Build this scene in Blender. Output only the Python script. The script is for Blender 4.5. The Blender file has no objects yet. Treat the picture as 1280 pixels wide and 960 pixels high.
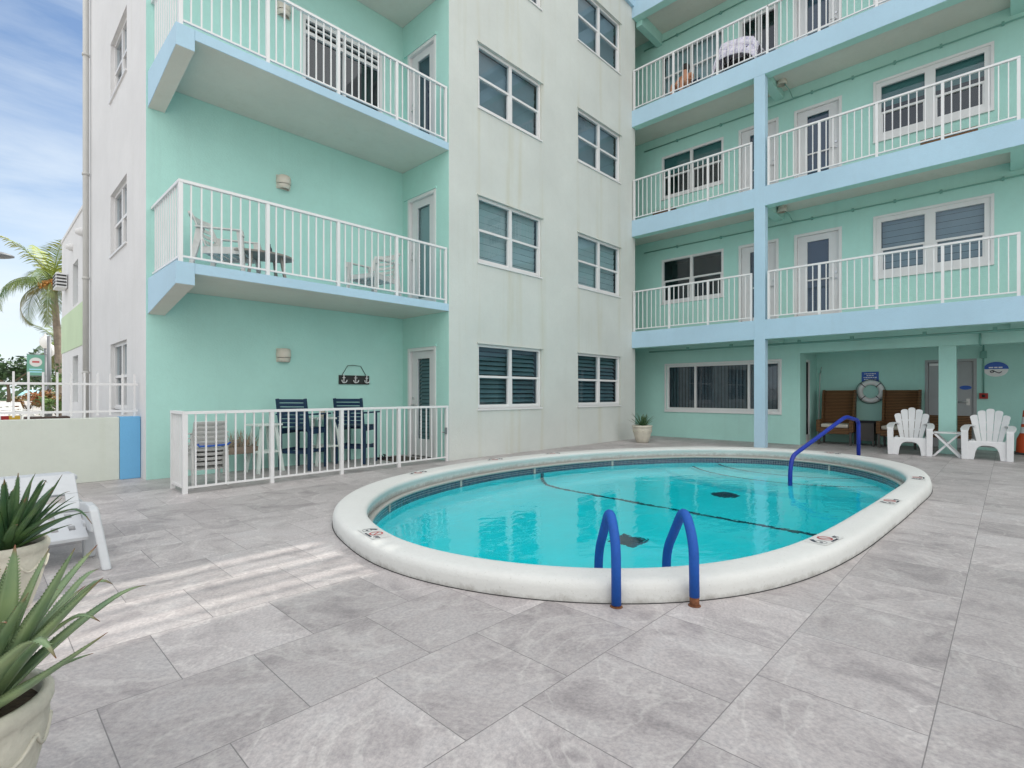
import bpy, bmesh, math, random
from mathutils import Vector, Matrix, noise
random.seed(7)
R=math.radians
scene=bpy.context.scene
col=scene.collection
V=Vector
# ------------------------------------------------------------------ helpers
class MB:
    """collects shapes in one bmesh, then links them as one mesh object"""
    def __init__(s): s.bm=bmesh.new(); s.uv=None
    def face(s,pts,smooth=False,uvs=None):
        vs=[s.bm.verts.new(p) for p in pts]
        f=s.bm.faces.new(vs); f.smooth=smooth
        if uvs:
            if s.uv is None: s.uv=s.bm.loops.layers.uv.new('UVMap')
            for l,u in zip(f.loops,uvs): l[s.uv].uv=u
        return s
    def hexa(s,p):
        vs=[s.bm.verts.new(q) for q in p]
        for a in ((0,3,2,1),(4,5,6,7),(0,1,5,4),(1,2,6,5),(2,3,7,6),(3,0,4,7)):
            s.bm.faces.new([vs[i] for i in a])
        return s
    def box(s,x0,x1,y0,y1,z0,z1):
        return s.hexa([(x0,y0,z0),(x1,y0,z0),(x1,y1,z0),(x0,y1,z0),(x0,y0,z1),(x1,y0,z1),(x1,y1,z1),(x0,y1,z1)])
    def bar(s,a,b,w,t,up=(0,0,1)):
        """rectangular bar from a to b: w across, t along 'up'"""
        a=V(a);b=V(b);d=(b-a).normalized();u=V(up)
        if abs(d.dot(u))>.98:u=V((1,0,0))
        r=d.cross(u).normalized();u=r.cross(d).normalized()
        r=r*w/2;u=u*t/2
        return s.hexa([a-r-u,a+r-u,a+r+u,a-r+u,b-r-u,b+r-u,b+r+u,b-r+u])
    def tube(s,pts,rad,seg=10,caps=True):
        pts=[V(p) for p in pts];n=len(pts)
        rads=rad if isinstance(rad,(list,tuple)) else [rad]*n
        rings=[];prev=None
        for i,p in enumerate(pts):
            d=(pts[min(i+1,n-1)]-pts[max(i-1,0)]).normalized()
            if prev is None:
                u=V((0,0,1)) if abs(d.z)<.9 else V((1,0,0))
                r=d.cross(u).normalized()
            else:
                r=(prev-d*prev.dot(d)).normalized()
            prev=r;u=r.cross(d).normalized()
            rings.append([s.bm.verts.new(p+(r*math.cos(2*math.pi*k/seg)+u*math.sin(2*math.pi*k/seg))*rads[i]) for k in range(seg)])
        for a,b in zip(rings,rings[1:]):
            for k in range(seg):
                f=s.bm.faces.new((a[k],a[(k+1)%seg],b[(k+1)%seg],b[k]));f.smooth=True
        if caps:
            s.bm.faces.new(rings[0][::-1]);s.bm.faces.new(rings[-1])
        return s
    def lathe(s,prof,c=(0,0,0),seg=32,caps=True):
        rings=[]
        for r,z in prof:
            rings.append([s.bm.verts.new((c[0]+r*math.cos(2*math.pi*k/seg),c[1]+r*math.sin(2*math.pi*k/seg),c[2]+z)) for k in range(seg)])
        for a,b in zip(rings,rings[1:]):
            for k in range(seg):
                f=s.bm.faces.new((a[k],a[(k+1)%seg],b[(k+1)%seg],b[k]));f.smooth=True
        if caps:
            if prof[0][0]>1e-4:s.bm.faces.new(rings[0][::-1])
            if prof[-1][0]>1e-4:s.bm.faces.new(rings[-1])
        return s
    def prism(s,poly,f0,f1):
        """poly: list of 2D points; f0,f1: functions 2D->3D for the two faces"""
        a=[s.bm.verts.new(f0(p)) for p in poly];b=[s.bm.verts.new(f1(p)) for p in poly];n=len(poly)
        s.bm.faces.new(a[::-1]);s.bm.faces.new(b)
        for i in range(n): s.bm.faces.new((a[i],a[(i+1)%n],b[(i+1)%n],b[i]))
        return s
    def build(s,name,mat,parent=None,bevel=0,tri=False,weld=False):
        if weld: bmesh.ops.remove_doubles(s.bm,verts=s.bm.verts,dist=1e-4)
        bmesh.ops.recalc_face_normals(s.bm,faces=s.bm.faces)
        me=bpy.data.meshes.new(name);s.bm.to_mesh(me);s.bm.free()
        if mat: me.materials.append(mat)
        o=bpy.data.objects.new(name,me);col.objects.link(o)
        if parent is not None:
            o.parent=parent
            if parent.get('_w'): o.location=-V(parent['_w'])
        if bevel:
            m=o.modifiers.new('bevel','BEVEL');m.width=bevel;m.segments=2;m.limit_method='ANGLE';m.angle_limit=R(40)
        return o
def tag(o,label=None,cat=None,group=None,kind=None):
    if label:o['label']=label
    if cat:o['category']=cat
    if group:o['group']=group
    if kind:o['kind']=kind
    return o
def empty(name,loc,rz=0,label=None,cat=None,group=None,world=False,scale=None):
    o=bpy.data.objects.new(name,None);col.objects.link(o);o.location=loc;o.rotation_euler=(0,0,rz)
    o.empty_display_size=.1
    if scale:o.scale=(scale,)*3
    tag(o,label,cat,group)
    if world:o['_w']=list(loc)
    return o
def copy_tree(o,parent=None):
    c=o.copy();col.objects.link(c)
    if parent is not None:c.parent=parent
    for ch in [x for x in bpy.data.objects if x.parent==o]:copy_tree(ch,c)
    return c
def place(o,loc,rz,label,group=None,scale=None):
    o.location=loc;o.rotation_euler=(0,0,rz);o['label']=label
    if group:o['group']=group
    if scale:o.scale=(scale,)*3
    return o
# ------------------------------------------------------------------ materials
def mat(name,base,rough=.6,metal=0,spec=.5,noise_amt=0,noise_scale=4,bump=0,bump_scale=60,c2=None,coat=0):
    m=bpy.data.materials.new(name);m.use_nodes=True
    nt=m.node_tree;N=nt.nodes;L=nt.links;b=N['Principled BSDF']
    b.inputs['Base Color'].default_value=(*base,1);b.inputs['Roughness'].default_value=rough
    b.inputs['Metallic'].default_value=metal;b.inputs['Specular IOR Level'].default_value=spec
    b.inputs['Coat Weight'].default_value=coat
    tc=N.new('ShaderNodeTexCoord')
    if noise_amt or c2:
        n=N.new('ShaderNodeTexNoise');n.inputs['Scale'].default_value=noise_scale;n.inputs['Detail'].default_value=6
        n.inputs['Roughness'].default_value=.65
        L.new(tc.outputs['Object'],n.inputs['Vector'])
        mx=N.new('ShaderNodeMix');mx.data_type='RGBA'
        cr=N.new('ShaderNodeMapRange');cr.inputs[1].default_value=.3;cr.inputs[2].default_value=.7
        L.new(n.outputs['Fac'],cr.inputs[0]);L.new(cr.outputs[0],mx.inputs[0])
        if c2 is None:
            c2=tuple(min(1,c*(1+noise_amt)) for c in base);c1=tuple(c*(1-noise_amt) for c in base)
        else:c1=base
        mx.inputs[6].default_value=(*c1,1);mx.inputs[7].default_value=(*c2,1)
        L.new(mx.outputs[2],b.inputs['Base Color'])
    if bump:
        n2=N.new('ShaderNodeTexNoise');n2.inputs['Scale'].default_value=bump_scale;n2.inputs['Detail'].default_value=5
        L.new(tc.outputs['Object'],n2.inputs['Vector'])
        bp=N.new('ShaderNodeBump');bp.inputs['Strength'].default_value=bump;bp.inputs['Distance'].default_value=.01
        L.new(n2.outputs['Fac'],bp.inputs['Height']);L.new(bp.outputs[0],b.inputs['Normal'])
    return m
def stucco(name,base,stain=None,stain_amt=.5,streak=True,grime=True):
    """painted render: fine bump, broad mottling, thin vertical run-off streaks"""
    m=bpy.data.materials.new(name);m.use_nodes=True
    nt=m.node_tree;N=nt.nodes;L=nt.links;b=N['Principled BSDF'];b.inputs['Roughness'].default_value=.85
    b.inputs['Specular IOR Level'].default_value=.25
    g=N.new('ShaderNodeNewGeometry')
    def nz(scale,vec,detail=4,rough=.6):
        n=N.new('ShaderNodeTexNoise');n.inputs['Scale'].default_value=scale;n.inputs['Detail'].default_value=detail
        n.inputs['Roughness'].default_value=rough;L.new(vec,n.inputs['Vector']);return n.outputs['Fac']
    def mr(v,a,bb,c=0,d=1):
        r=N.new('ShaderNodeMapRange');r.inputs[1].default_value=a;r.inputs[2].default_value=bb;r.inputs[3].default_value=c;r.inputs[4].default_value=d
        L.new(v,r.inputs[0]);return r.outputs[0]
    def mix(f,a,bb):
        x=N.new('ShaderNodeMix');x.data_type='RGBA';L.new(f,x.inputs[0])
        if isinstance(a,tuple):x.inputs[6].default_value=(*a,1)
        else:L.new(a,x.inputs[6])
        x.inputs[7].default_value=(*bb,1);return x.outputs[2]
    c=mix(mr(nz(.8,g.outputs['Position']),.3,.7),tuple(v*.94 for v in base),tuple(min(1,v*1.05) for v in base))
    c=mix(mr(nz(14,g.outputs['Position'],6,.7),.45,.8,0,.25),c,tuple(v*.86 for v in base))
    if streak:
        mp=N.new('ShaderNodeMapping');mp.inputs['Scale'].default_value=(1.6,1.6,.045);L.new(g.outputs['Position'],mp.inputs['Vector'])
        s1=mr(nz(3.2,mp.outputs[0],5,.7),.52,.72,0,stain_amt)
        mm=N.new('ShaderNodeMath');mm.operation='MULTIPLY';L.new(s1,mm.inputs[0])
        L.new(mr(nz(.5,g.outputs['Position']),.4,.6),mm.inputs[1])
        c=mix(mm.outputs[0],c,stain or tuple(v*.78 for v in base))
    L.new(c,b.inputs['Base Color'])
    bp=N.new('ShaderNodeBump');bp.inputs['Strength'].default_value=.35;bp.inputs['Distance'].default_value=.012
    L.new(nz(38,g.outputs['Position'],7,.7),bp.inputs['Height']);L.new(bp.outputs[0],b.inputs['Normal'])
    return m
M={}
M['teal']=stucco('teal_stucco',(.42,.70,.635),(.36,.58,.53),.35)
M['white']=stucco('white_stucco',(.585,.615,.585),(.48,.49,.40),.4)
def run_off(m,xs,colr):
    # rain run-off bands that hang below the window corners
    nt=m.node_tree;N=nt.nodes;L=nt.links;b=N['Principled BSDF'];src=b.inputs['Base Color'].links[0].from_socket
    g=N.new('ShaderNodeNewGeometry');s=N.new('ShaderNodeSeparateXYZ');L.new(g.outputs['Position'],s.inputs[0]);acc=None
    for c,w in xs:
        a=N.new('ShaderNodeMath');a.operation='SUBTRACT';a.inputs[1].default_value=c;L.new(s.outputs[0],a.inputs[0])
        q=N.new('ShaderNodeMath');q.operation='ABSOLUTE';L.new(a.outputs[0],q.inputs[0])
        r=N.new('ShaderNodeMapRange');r.interpolation_type='SMOOTHSTEP';r.inputs[1].default_value=0;r.inputs[2].default_value=w;r.inputs[3].default_value=1;r.inputs[4].default_value=0;L.new(q.outputs[0],r.inputs[0])
        if acc is None:acc=r.outputs[0]
        else:
            t=N.new('ShaderNodeMath');t.operation='MAXIMUM';L.new(acc,t.inputs[0]);L.new(r.outputs[0],t.inputs[1]);acc=t.outputs[0]
    mp=N.new('ShaderNodeMapping');mp.inputs['Scale'].default_value=(4,4,.35);L.new(g.outputs['Position'],mp.inputs['Vector'])
    n=N.new('ShaderNodeTexNoise');n.inputs['Scale'].default_value=2;n.inputs['Detail'].default_value=6;L.new(mp.outputs[0],n.inputs['Vector'])
    r=N.new('ShaderNodeMapRange');r.inputs[1].default_value=.38;r.inputs[2].default_value=.65;r.inputs[3].default_value=0;r.inputs[4].default_value=.28;L.new(n.outputs['Fac'],r.inputs[0])
    f=N.new('ShaderNodeMath');f.operation='MULTIPLY';L.new(acc,f.inputs[0]);L.new(r.outputs[0],f.inputs[1])
    x=N.new('ShaderNodeMix');x.data_type='RGBA';L.new(f.outputs[0],x.inputs[0]);L.new(src,x.inputs[6]);x.inputs[7].default_value=(*colr,1);L.new(x.outputs[2],b.inputs['Base Color'])
run_off(M['white'],((6.62,.10),(7.45,.22),(7.75,.12),(8.45,.12),(9.75,.10),(10.6,.2),(11.5,.12)),(.46,.43,.27))
M['white_clean']=stucco('pale_stucco',(.68,.68,.68),(.55,.55,.5),.35)
M['blue']=stucco('pale_blue_stucco',(.42,.60,.72),(.36,.48,.56),.3)
M['pillar_blue']=stucco('bright_blue_stucco',(.16,.42,.68),(.14,.35,.55),.2)
M['soffit']=stucco('soffit_stucco',(.66,.65,.59),(.52,.50,.42),.3)
M['green_band']=stucco('pale_green_stucco',(.52,.64,.44),(.4,.55,.35),.2)
M['fence_wall']=stucco('grey_white_stucco',(.60,.64,.58),(.50,.54,.42),.4)
M['rail']=mat('white_powder_coat',(.72,.72,.72),.4,noise_amt=.04,noise_scale=3)
M['frame']=mat('white_window_frame',(.70,.70,.70),.4,noise_amt=.04,noise_scale=2)
M['door']=mat('white_door_paint',(.66,.66,.67),.45,noise_amt=.03)
M['steel_door']=mat('grey_steel_door',(.34,.35,.36),.5,noise_amt=.05)
M['metal']=mat('satin_metal',(.55,.55,.55),.3,1)
M['dark_metal']=mat('dark_bronze',(.05,.045,.04),.45)
M['blind']=mat('blind_slat',(.42,.50,.50),.6,noise_amt=.06)
M['blind_mid']=mat('grey_blind_slat',(.22,.27,.30),.6,noise_amt=.06)
M['blind_dark']=mat('dark_shutter',(.10,.17,.19),.5,noise_amt=.1)
M['drape']=mat('vertical_drape',(.10,.12,.14),.8,noise_amt=.2,noise_scale=6)
M['interior']=mat('dark_room',(.015,.02,.022),.9)
M['shade']=mat('green_shade',(.06,.17,.16),.8,noise_amt=.1)
M['navy']=mat('navy_door_blind',(.03,.045,.09),.5)
M['resin']=mat('white_resin',(.72,.73,.74),.42,noise_amt=.04,noise_scale=9)
M['resin_grey']=mat('weathered_resin',(.50,.52,.54),.45,noise_amt=.06,noise_scale=9)
M['resin_old']=mat('aged_resin',(.55,.56,.54),.5,noise_amt=.1,noise_scale=12)
M['bluewood']=mat('navy_wood',(.004,.030,.075),.5,noise_amt=.25,noise_scale=10)
M['whitewood']=mat('white_painted_wood',(.60,.68,.64),.6,noise_amt=.08,noise_scale=8)
M['rust']=mat('rust',(.16,.06,.025),.9,noise_amt=.4,noise_scale=50)
M['foam']=mat('blue_foam',(.002,.075,.36),.7,noise_amt=.12,noise_scale=25,bump=.15,bump_scale=90)
M['foam_dark']=mat('deep_blue_foam',(.004,.025,.30),.5,noise_amt=.12,noise_scale=25)
M['cream']=mat('cream_plastic',(.62,.58,.50),.5,noise_amt=.05)
M['black']=mat('black_board',(.02,.022,.02),.6,noise_amt=.2)
M['black_cloth']=mat('black_cloth',(.012,.012,.015),.9)
M['cushion']=mat('cream_cushion',(.45,.42,.36),.9,noise_amt=.08,bump=.2,bump_scale=200)
M['orange']=mat('orange_plastic',(.55,.07,.015),.5,noise_amt=.08)
M['red']=mat('red_plastic',(.35,.015,.01),.45)
M['reflective']=mat('white_band',(.7,.7,.7),.35)
M['signblue']=mat('sign_blue',(.01,.09,.42),.4)
M['signwhite']=mat('sign_white',(.75,.75,.75),.4)
M['ink']=mat('marking_ink',(.02,.03,.05),.6)
M['redink']=mat('marking_red',(.45,.08,.08),.6)
M['markbase']=mat('marker_tile',(.62,.62,.60),.4)
M['pot']=mat('cast_stone_pot',(.52,.50,.42),.8,noise_amt=.14,noise_scale=9,bump=.4,bump_scale=45)
M['soil']=mat('potting_soil',(.05,.035,.02),.95,noise_amt=.4,noise_scale=50,bump=.6,bump_scale=60)
M['trunk']=mat('palm_bark',(.22,.18,.14),.9,noise_amt=.3,noise_scale=5,bump=.6,bump_scale=12)
M['bark']=mat('tree_bark',(.12,.09,.06),.9,noise_amt=.3)
M['concrete']=mat('street_concrete',(.36,.34,.31),.85,noise_amt=.1,noise_scale=.6)
M['brown']=mat('brown_trough',(.07,.045,.035),.7,noise_amt=.2)
M['cord']=mat('cord',(.10,.13,.12),.8)
M['conduit']=mat('painted_conduit',(.17,.38,.33),.6)
M['pipe']=mat('downpipe_paint',(.50,.50,.48),.6,noise_amt=.05)
M['plaster']=mat('pool_plaster',(.36,.94,.97),.6,noise_amt=.03,noise_scale=2)
M['darktile']=mat('dark_pool_tile',(.012,.03,.06),.3)
M['slot']=mat('dark_slot',(.03,.03,.03),.8)
M['skin']=mat('skin',(.50,.24,.14),.5)
M['hair']=mat('dark_hair',(.012,.008,.006),.6)
M['mat']=mat('brown_doormat',(.06,.045,.035),.95,noise_amt=.5,noise_scale=70,bump=.5,bump_scale=120)
M['tabletop']=mat('grey_brown_table',(.28,.26,.23),.6,noise_amt=.1)
M['globe']=mat('white_globe',(.8,.8,.78),.3)
M['lampgrey']=mat('lamp_grey',(.16,.17,.18),.45)
M['banner']=mat('green_banner',(.14,.34,.26),.6,noise_amt=.05)
M['umb']=mat('pale_blue_canvas',(.35,.68,.80),.8)
M['yellow']=mat('yellow_plastic',(.60,.38,.04),.5)
def leafmat(name,c1,c2,c3=None,scale=3,trans=.0,rough=.5):
    m=bpy.data.materials.new(name);m.use_nodes=True
    nt=m.node_tree;N=nt.nodes;L=nt.links;b=N['Principled BSDF'];b.inputs['Roughness'].default_value=rough
    b.inputs['Specular IOR Level'].default_value=.35
    tc=N.new('ShaderNodeTexCoord');n=N.new('ShaderNodeTexNoise');n.inputs['Scale'].default_value=scale;n.inputs['Detail'].default_value=4
    L.new(tc.outputs['Object'],n.inputs['Vector'])
    r=N.new('ShaderNodeValToRGB');r.color_ramp.elements[0].position=.32;r.color_ramp.elements[0].color=(*c1,1)
    r.color_ramp.elements[1].position=.68;r.color_ramp.elements[1].color=(*c2,1)
    if c3: e=r.color_ramp.elements.new(.8);e.color=(*c3,1)
    L.new(n.outputs['Fac'],r.inputs[0]);L.new(r.outputs[0],b.inputs['Base Color'])
    return m
M['leaf_dark']=leafmat('dark_foliage',(.02,.05,.02),(.06,.12,.04),scale=2)
M['leaf_mid']=leafmat('mid_foliage',(.04,.09,.02),(.12,.20,.05),scale=2)
M['leaf_red']=leafmat('russet_foliage',(.05,.10,.02),(.35,.12,.05),(.10,.16,.04),scale=2.5)
M['palm']=leafmat('palm_leaf',(.05,.11,.03),(.19,.23,.06),scale=1.2)
M['palm_old']=leafmat('old_palm_leaf',(.08,.14,.05),(.28,.22,.08),scale=1.2)
M['palm_yellow']=leafmat('young_palm_leaf',(.15,.24,.03),(.38,.38,.07),scale=1.2)
M['orange_fruit']=leafmat('palm_fruit',(.40,.14,.03),(.55,.26,.06),scale=5)
# aloe: grey-green with brown tips (UV.x along the leaf)
def aloemat(name,c1,c2,tip):
    m=bpy.data.materials.new(name);m.use_nodes=True
    nt=m.node_tree;N=nt.nodes;L=nt.links;b=N['Principled BSDF'];b.inputs['Roughness'].default_value=.42
    b.inputs['Specular IOR Level'].default_value=.4
    uv=N.new('ShaderNodeUVMap');uv.uv_map='UVMap';sx=N.new('ShaderNodeSeparateXYZ');L.new(uv.outputs[0],sx.inputs[0])
    tc=N.new('ShaderNodeTexCoord');n=N.new('ShaderNodeTexNoise');n.inputs['Scale'].default_value=9;n.inputs['Detail'].default_value=6
    L.new(tc.outputs['Object'],n.inputs['Vector'])
    a=N.new('ShaderNodeMix');a.data_type='RGBA';a.inputs[6].default_value=(*c1,1);a.inputs[7].default_value=(*c2,1)
    mr=N.new('ShaderNodeMapRange');mr.inputs[1].default_value=.35;mr.inputs[2].default_value=.65;L.new(n.outputs['Fac'],mr.inputs[0]);L.new(mr.outputs[0],a.inputs[0])
    ad=N.new('ShaderNodeMath');ad.operation='ADD';L.new(sx.outputs[0],ad.inputs[0])
    m3=N.new('ShaderNodeMath');m3.operation='MULTIPLY';m3.inputs[1].default_value=.35;L.new(n.outputs['Fac'],m3.inputs[0]);L.new(m3.outputs[0],ad.inputs[1])
    r2=N.new('ShaderNodeMapRange');r2.inputs[1].default_value=1.08;r2.inputs[2].default_value=1.16;L.new(ad.outputs[0],r2.inputs[0])
    t=N.new('ShaderNodeMix');t.data_type='RGBA';L.new(r2.outputs[0],t.inputs[0]);L.new(a.outputs[2],t.inputs[6]);t.inputs[7].default_value=(*tip,1)
    L.new(t.outputs[2],b.inputs['Base Color'])
    bp=N.new('ShaderNodeBump');bp.inputs['Strength'].default_value=.2;bp.inputs['Distance'].default_value=.004
    L.new(n.outputs['Fac'],bp.inputs['Height']);L.new(bp.outputs[0],b.inputs['Normal'])
    return m
M['aloe']=aloemat('aloe_leaf',(.15,.235,.13),(.25,.33,.16),(.20,.08,.04))
M['aloe_dark']=aloemat('dark_aloe_leaf',(.04,.10,.045),(.08,.15,.05),(.16,.09,.04))
# wicker
def wicker():
    m=mat('brown_wicker',(.14,.065,.025),.6);nt=m.node_tree;N=nt.nodes;L=nt.links;b=N['Principled BSDF']
    tc=N.new('ShaderNodeTexCoord')
    w=N.new('ShaderNodeTexWave');w.bands_direction='Z';w.inputs['Scale'].default_value=9;w.inputs['Distortion'].default_value=1.5;w.inputs['Detail'].default_value=2
    w2=N.new('ShaderNodeTexWave');w2.bands_direction='X';w2.inputs['Scale'].default_value=30;w2.inputs['Distortion'].default_value=.5
    L.new(tc.outputs['Object'],w.inputs['Vector']);L.new(tc.outputs['Object'],w2.inputs['Vector'])
    r=N.new('ShaderNodeMix');r.data_type='RGBA';r.inputs[6].default_value=(.05,.02,.008,1);r.inputs[7].default_value=(.24,.12,.045,1)
    L.new(w.outputs['Fac'],r.inputs[0]);L.new(r.outputs[2],b.inputs['Base Color'])
    ad=N.new('ShaderNodeMath');ad.operation='ADD';L.new(w.outputs['Fac'],ad.inputs[0]);L.new(w2.outputs['Fac'],ad.inputs[1])
    bp=N.new('ShaderNodeBump');bp.inputs['Strength'].default_value=.6;bp.inputs['Distance'].default_value=.01;L.new(ad.outputs[0],bp.inputs['Height']);L.new(bp.outputs[0],b.inputs['Normal'])
    return m
M['wicker']=wicker()
# glass pane: thin clear glass
def pane_mat():
    m=bpy.data.materials.new('window_glass');m.use_nodes=True
    nt=m.node_tree;N=nt.nodes;L=nt.links
    for n in list(N):N.remove(n)
    o=N.new('ShaderNodeOutputMaterial');t=N.new('ShaderNodeBsdfTransparent');t.inputs[0].default_value=(.72,.82,.85,1)
    g=N.new('ShaderNodeBsdfGlossy');g.inputs['Roughness'].default_value=.02;g.inputs[0].default_value=(.9,.95,1,1)
    f=N.new('ShaderNodeLayerWeight');p_=N.new('ShaderNodeMath');p_.operation='POWER';p_.inputs[1].default_value=4;L.new(f.outputs['Facing'],p_.inputs[0])
    a=N.new('ShaderNodeMath');a.operation='MULTIPLY_ADD';a.inputs[1].default_value=.7;a.inputs[2].default_value=.07;L.new(p_.outputs[0],a.inputs[0])
    tc=N.new('ShaderNodeTexCoord');n=N.new('ShaderNodeTexNoise');n.inputs['Scale'].default_value=1.3;L.new(tc.outputs['Object'],n.inputs['Vector'])
    bp=N.new('ShaderNodeBump');bp.inputs['Strength'].default_value=.03;bp.inputs['Distance'].default_value=.03;L.new(n.outputs['Fac'],bp.inputs['Height']);L.new(bp.outputs[0],g.inputs['Normal'])
    x=N.new('ShaderNodeMixShader');L.new(a.outputs[0],x.inputs[0]);L.new(t.outputs[0],x.inputs[1]);L.new(g.outputs[0],x.inputs[2]);L.new(x.outputs[0],o.inputs[0])
    return m
M['glass']=pane_mat()
# patio tiles -------------------------------------------------------
def tile_mat():
    m=bpy.data.materials.new('travertine_look_paving');m.use_nodes=True
    nt=m.node_tree;N=nt.nodes;L=nt.links;b=N['Principled BSDF']
    g=N.new('ShaderNodeNewGeometry');s=N.new('ShaderNodeSeparateXYZ');L.new(g.outputs['Position'],s.inputs[0])
    def ma(op,a,bb=None,c=None):
        n=N.new('ShaderNodeMath');n.operation=op
        for i,v in enumerate((a,bb,c)):
            if v is None:continue
            if isinstance(v,(int,float)):n.inputs[i].default_value=v
            else:L.new(v,n.inputs[i])
        return n.outputs[0]
    X,Y=s.outputs[0],s.outputs[1]
    W,Hh=.569,.576
    yy=ma('DIVIDE',ma('SUBTRACT',Y,.205),Hh);row=ma('FLOOR',yy);fy=ma('SUBTRACT',yy,row)
    xx=ma('DIVIDE',ma('ADD',ma('SUBTRACT',X,1.7535),ma('MULTIPLY',row,.2845)),W);cx=ma('FLOOR',xx);fx=ma('SUBTRACT',xx,cx)
    ex=ma('MULTIPLY',ma('MINIMUM',fx,ma('SUBTRACT',1,fx)),W);ey=ma('MULTIPLY',ma('MINIMUM',fy,ma('SUBTRACT',1,fy)),Hh)
    e=ma('MINIMUM',ex,ey)
    grout=N.new('ShaderNodeMapRange');grout.inputs[1].default_value=.0008;grout.inputs[2].default_value=.0028;grout.inputs[3].default_value=1;grout.inputs[4].default_value=0
    L.new(e,grout.inputs[0])
    cv=N.new('ShaderNodeCombineXYZ');L.new(cx,cv.inputs[0]);L.new(row,cv.inputs[1])
    wn=N.new('ShaderNodeTexWhiteNoise');wn.noise_dimensions='3D';L.new(cv.outputs[0],wn.inputs['Vector'])
    # offset noise per tile
    sc=N.new('ShaderNodeVectorMath');sc.operation='MULTIPLY_ADD';L.new(wn.outputs['Color'],sc.inputs[0]);sc.inputs[1].default_value=(23,17,9);L.new(g.outputs['Position'],sc.inputs[2])
    mp=N.new('ShaderNodeMapping');mp.inputs['Scale'].default_value=(1,1.2,1);mp.inputs['Rotation'].default_value=(0,0,.35);vr_=N.new('ShaderNodeVectorRotate');vr_.rotation_type='Z_AXIS';L.new(g.outputs['Position'],vr_.inputs['Vector']);L.new(ma('MULTIPLY',ma('FLOOR',ma('MULTIPLY',wn.outputs['Value'],4)),.8),vr_.inputs['Angle']);L.new(vr_.outputs[0],sc.inputs[2]);L.new(sc.outputs[0],mp.inputs['Vector'])
    n1=N.new('ShaderNodeTexNoise');n1.inputs['Scale'].default_value=2.3;n1.inputs['Detail'].default_value=12;n1.inputs['Roughness'].default_value=.66;n1.inputs['Distortion'].default_value=.8
    L.new(mp.outputs[0],n1.inputs['Vector'])
    n2=N.new('ShaderNodeTexNoise');n2.inputs['Scale'].default_value=55;n2.inputs['Detail'].default_value=8;n2.inputs['Roughness'].default_value=.75
    L.new(mp.outputs[0],n2.inputs['Vector'])
    r=N.new('ShaderNodeValToRGB');cr=r.color_ramp
    cr.elements[0].position=.32;cr.elements[0].color=(.295,.275,.278,1);cr.elements[1].position=.70;cr.elements[1].color=(.46,.445,.445,1)
    e1=cr.elements.new(.5);e1.color=(.43,.405,.402,1)
    L.new(n1.outputs['Fac'],r.inputs[0])
    r2=N.new('ShaderNodeValToRGB');r2.color_ramp.elements[0].position=.35;r2.color_ramp.elements[0].color=(.74,.73,.745,1);r2.color_ramp.elements[1].position=.66;r2.color_ramp.elements[1].color=(1.16,1.14,1.12,1)
    L.new(n2.outputs['Fac'],r2.inputs[0])
    mu=N.new('ShaderNodeMix');mu.data_type='RGBA';mu.blend_type='MULTIPLY';mu.inputs[0].default_value=1;L.new(r.outputs[0],mu.inputs[6]);L.new(r2.outputs[0],mu.inputs[7])
    # pale veins
    n3=N.new('ShaderNodeTexNoise');n3.inputs['Scale'].default_value=1.4;n3.inputs['Detail'].default_value=5;n3.inputs['Distortion'].default_value=1.6;L.new(sc.outputs[0],n3.inputs['Vector'])
    vd=ma('ABSOLUTE',ma('SUBTRACT',n3.outputs['Fac'],.5));vr=N.new('ShaderNodeMapRange');vr.inputs[1].default_value=0;vr.inputs[2].default_value=.022;vr.inputs[3].default_value=.5;vr.inputs[4].default_value=0
    L.new(vd,vr.inputs[0])
    vm=ma('MULTIPLY',vr.outputs[0],n2.outputs['Fac'])
    mv=N.new('ShaderNodeMix');mv.data_type='RGBA';L.new(vm,mv.inputs[0]);L.new(mu.outputs[2],mv.inputs[6]);mv.inputs[7].default_value=(.68,.66,.63,1)
    # per tile value
    br=N.new('ShaderNodeMapRange');br.inputs[3].default_value=.86;br.inputs[4].default_value=1.10;L.new(wn.outputs['Value'],br.inputs[0])
    hs=N.new('ShaderNodeHueSaturation');L.new(br.outputs[0],hs.inputs['Value']);L.new(mv.outputs[2],hs.inputs['Color']);hs.inputs['Saturation'].default_value=1.0
    mg=N.new('ShaderNodeMix');mg.data_type='RGBA';L.new(grout.outputs[0],mg.inputs[0]);L.new(hs.outputs[0],mg.inputs[6]);mg.inputs[7].default_value=(.18,.17,.17,1)
    L.new(mg.outputs[2],b.inputs['Base Color'])
    rr=N.new('ShaderNodeMapRange');rr.inputs[3].default_value=.42;rr.inputs[4].default_value=.62;L.new(n2.outputs['Fac'],rr.inputs[0]);L.new(rr.outputs[0],b.inputs['Roughness'])
    b.inputs['Specular IOR Level'].default_value=.4
    hsum=ma('SUBTRACT',ma('MULTIPLY',n2.outputs['Fac'],.25),ma('MULTIPLY',grout.outputs[0],1.0))
    bp=N.new('ShaderNodeBump');bp.inputs['Strength'].default_value=.3;bp.inputs['Distance'].default_value=.004;L.new(hsum,bp.inputs['Height']);L.new(bp.outputs[0],b.inputs['Normal'])
    return m
M['tile']=tile_mat()
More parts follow.
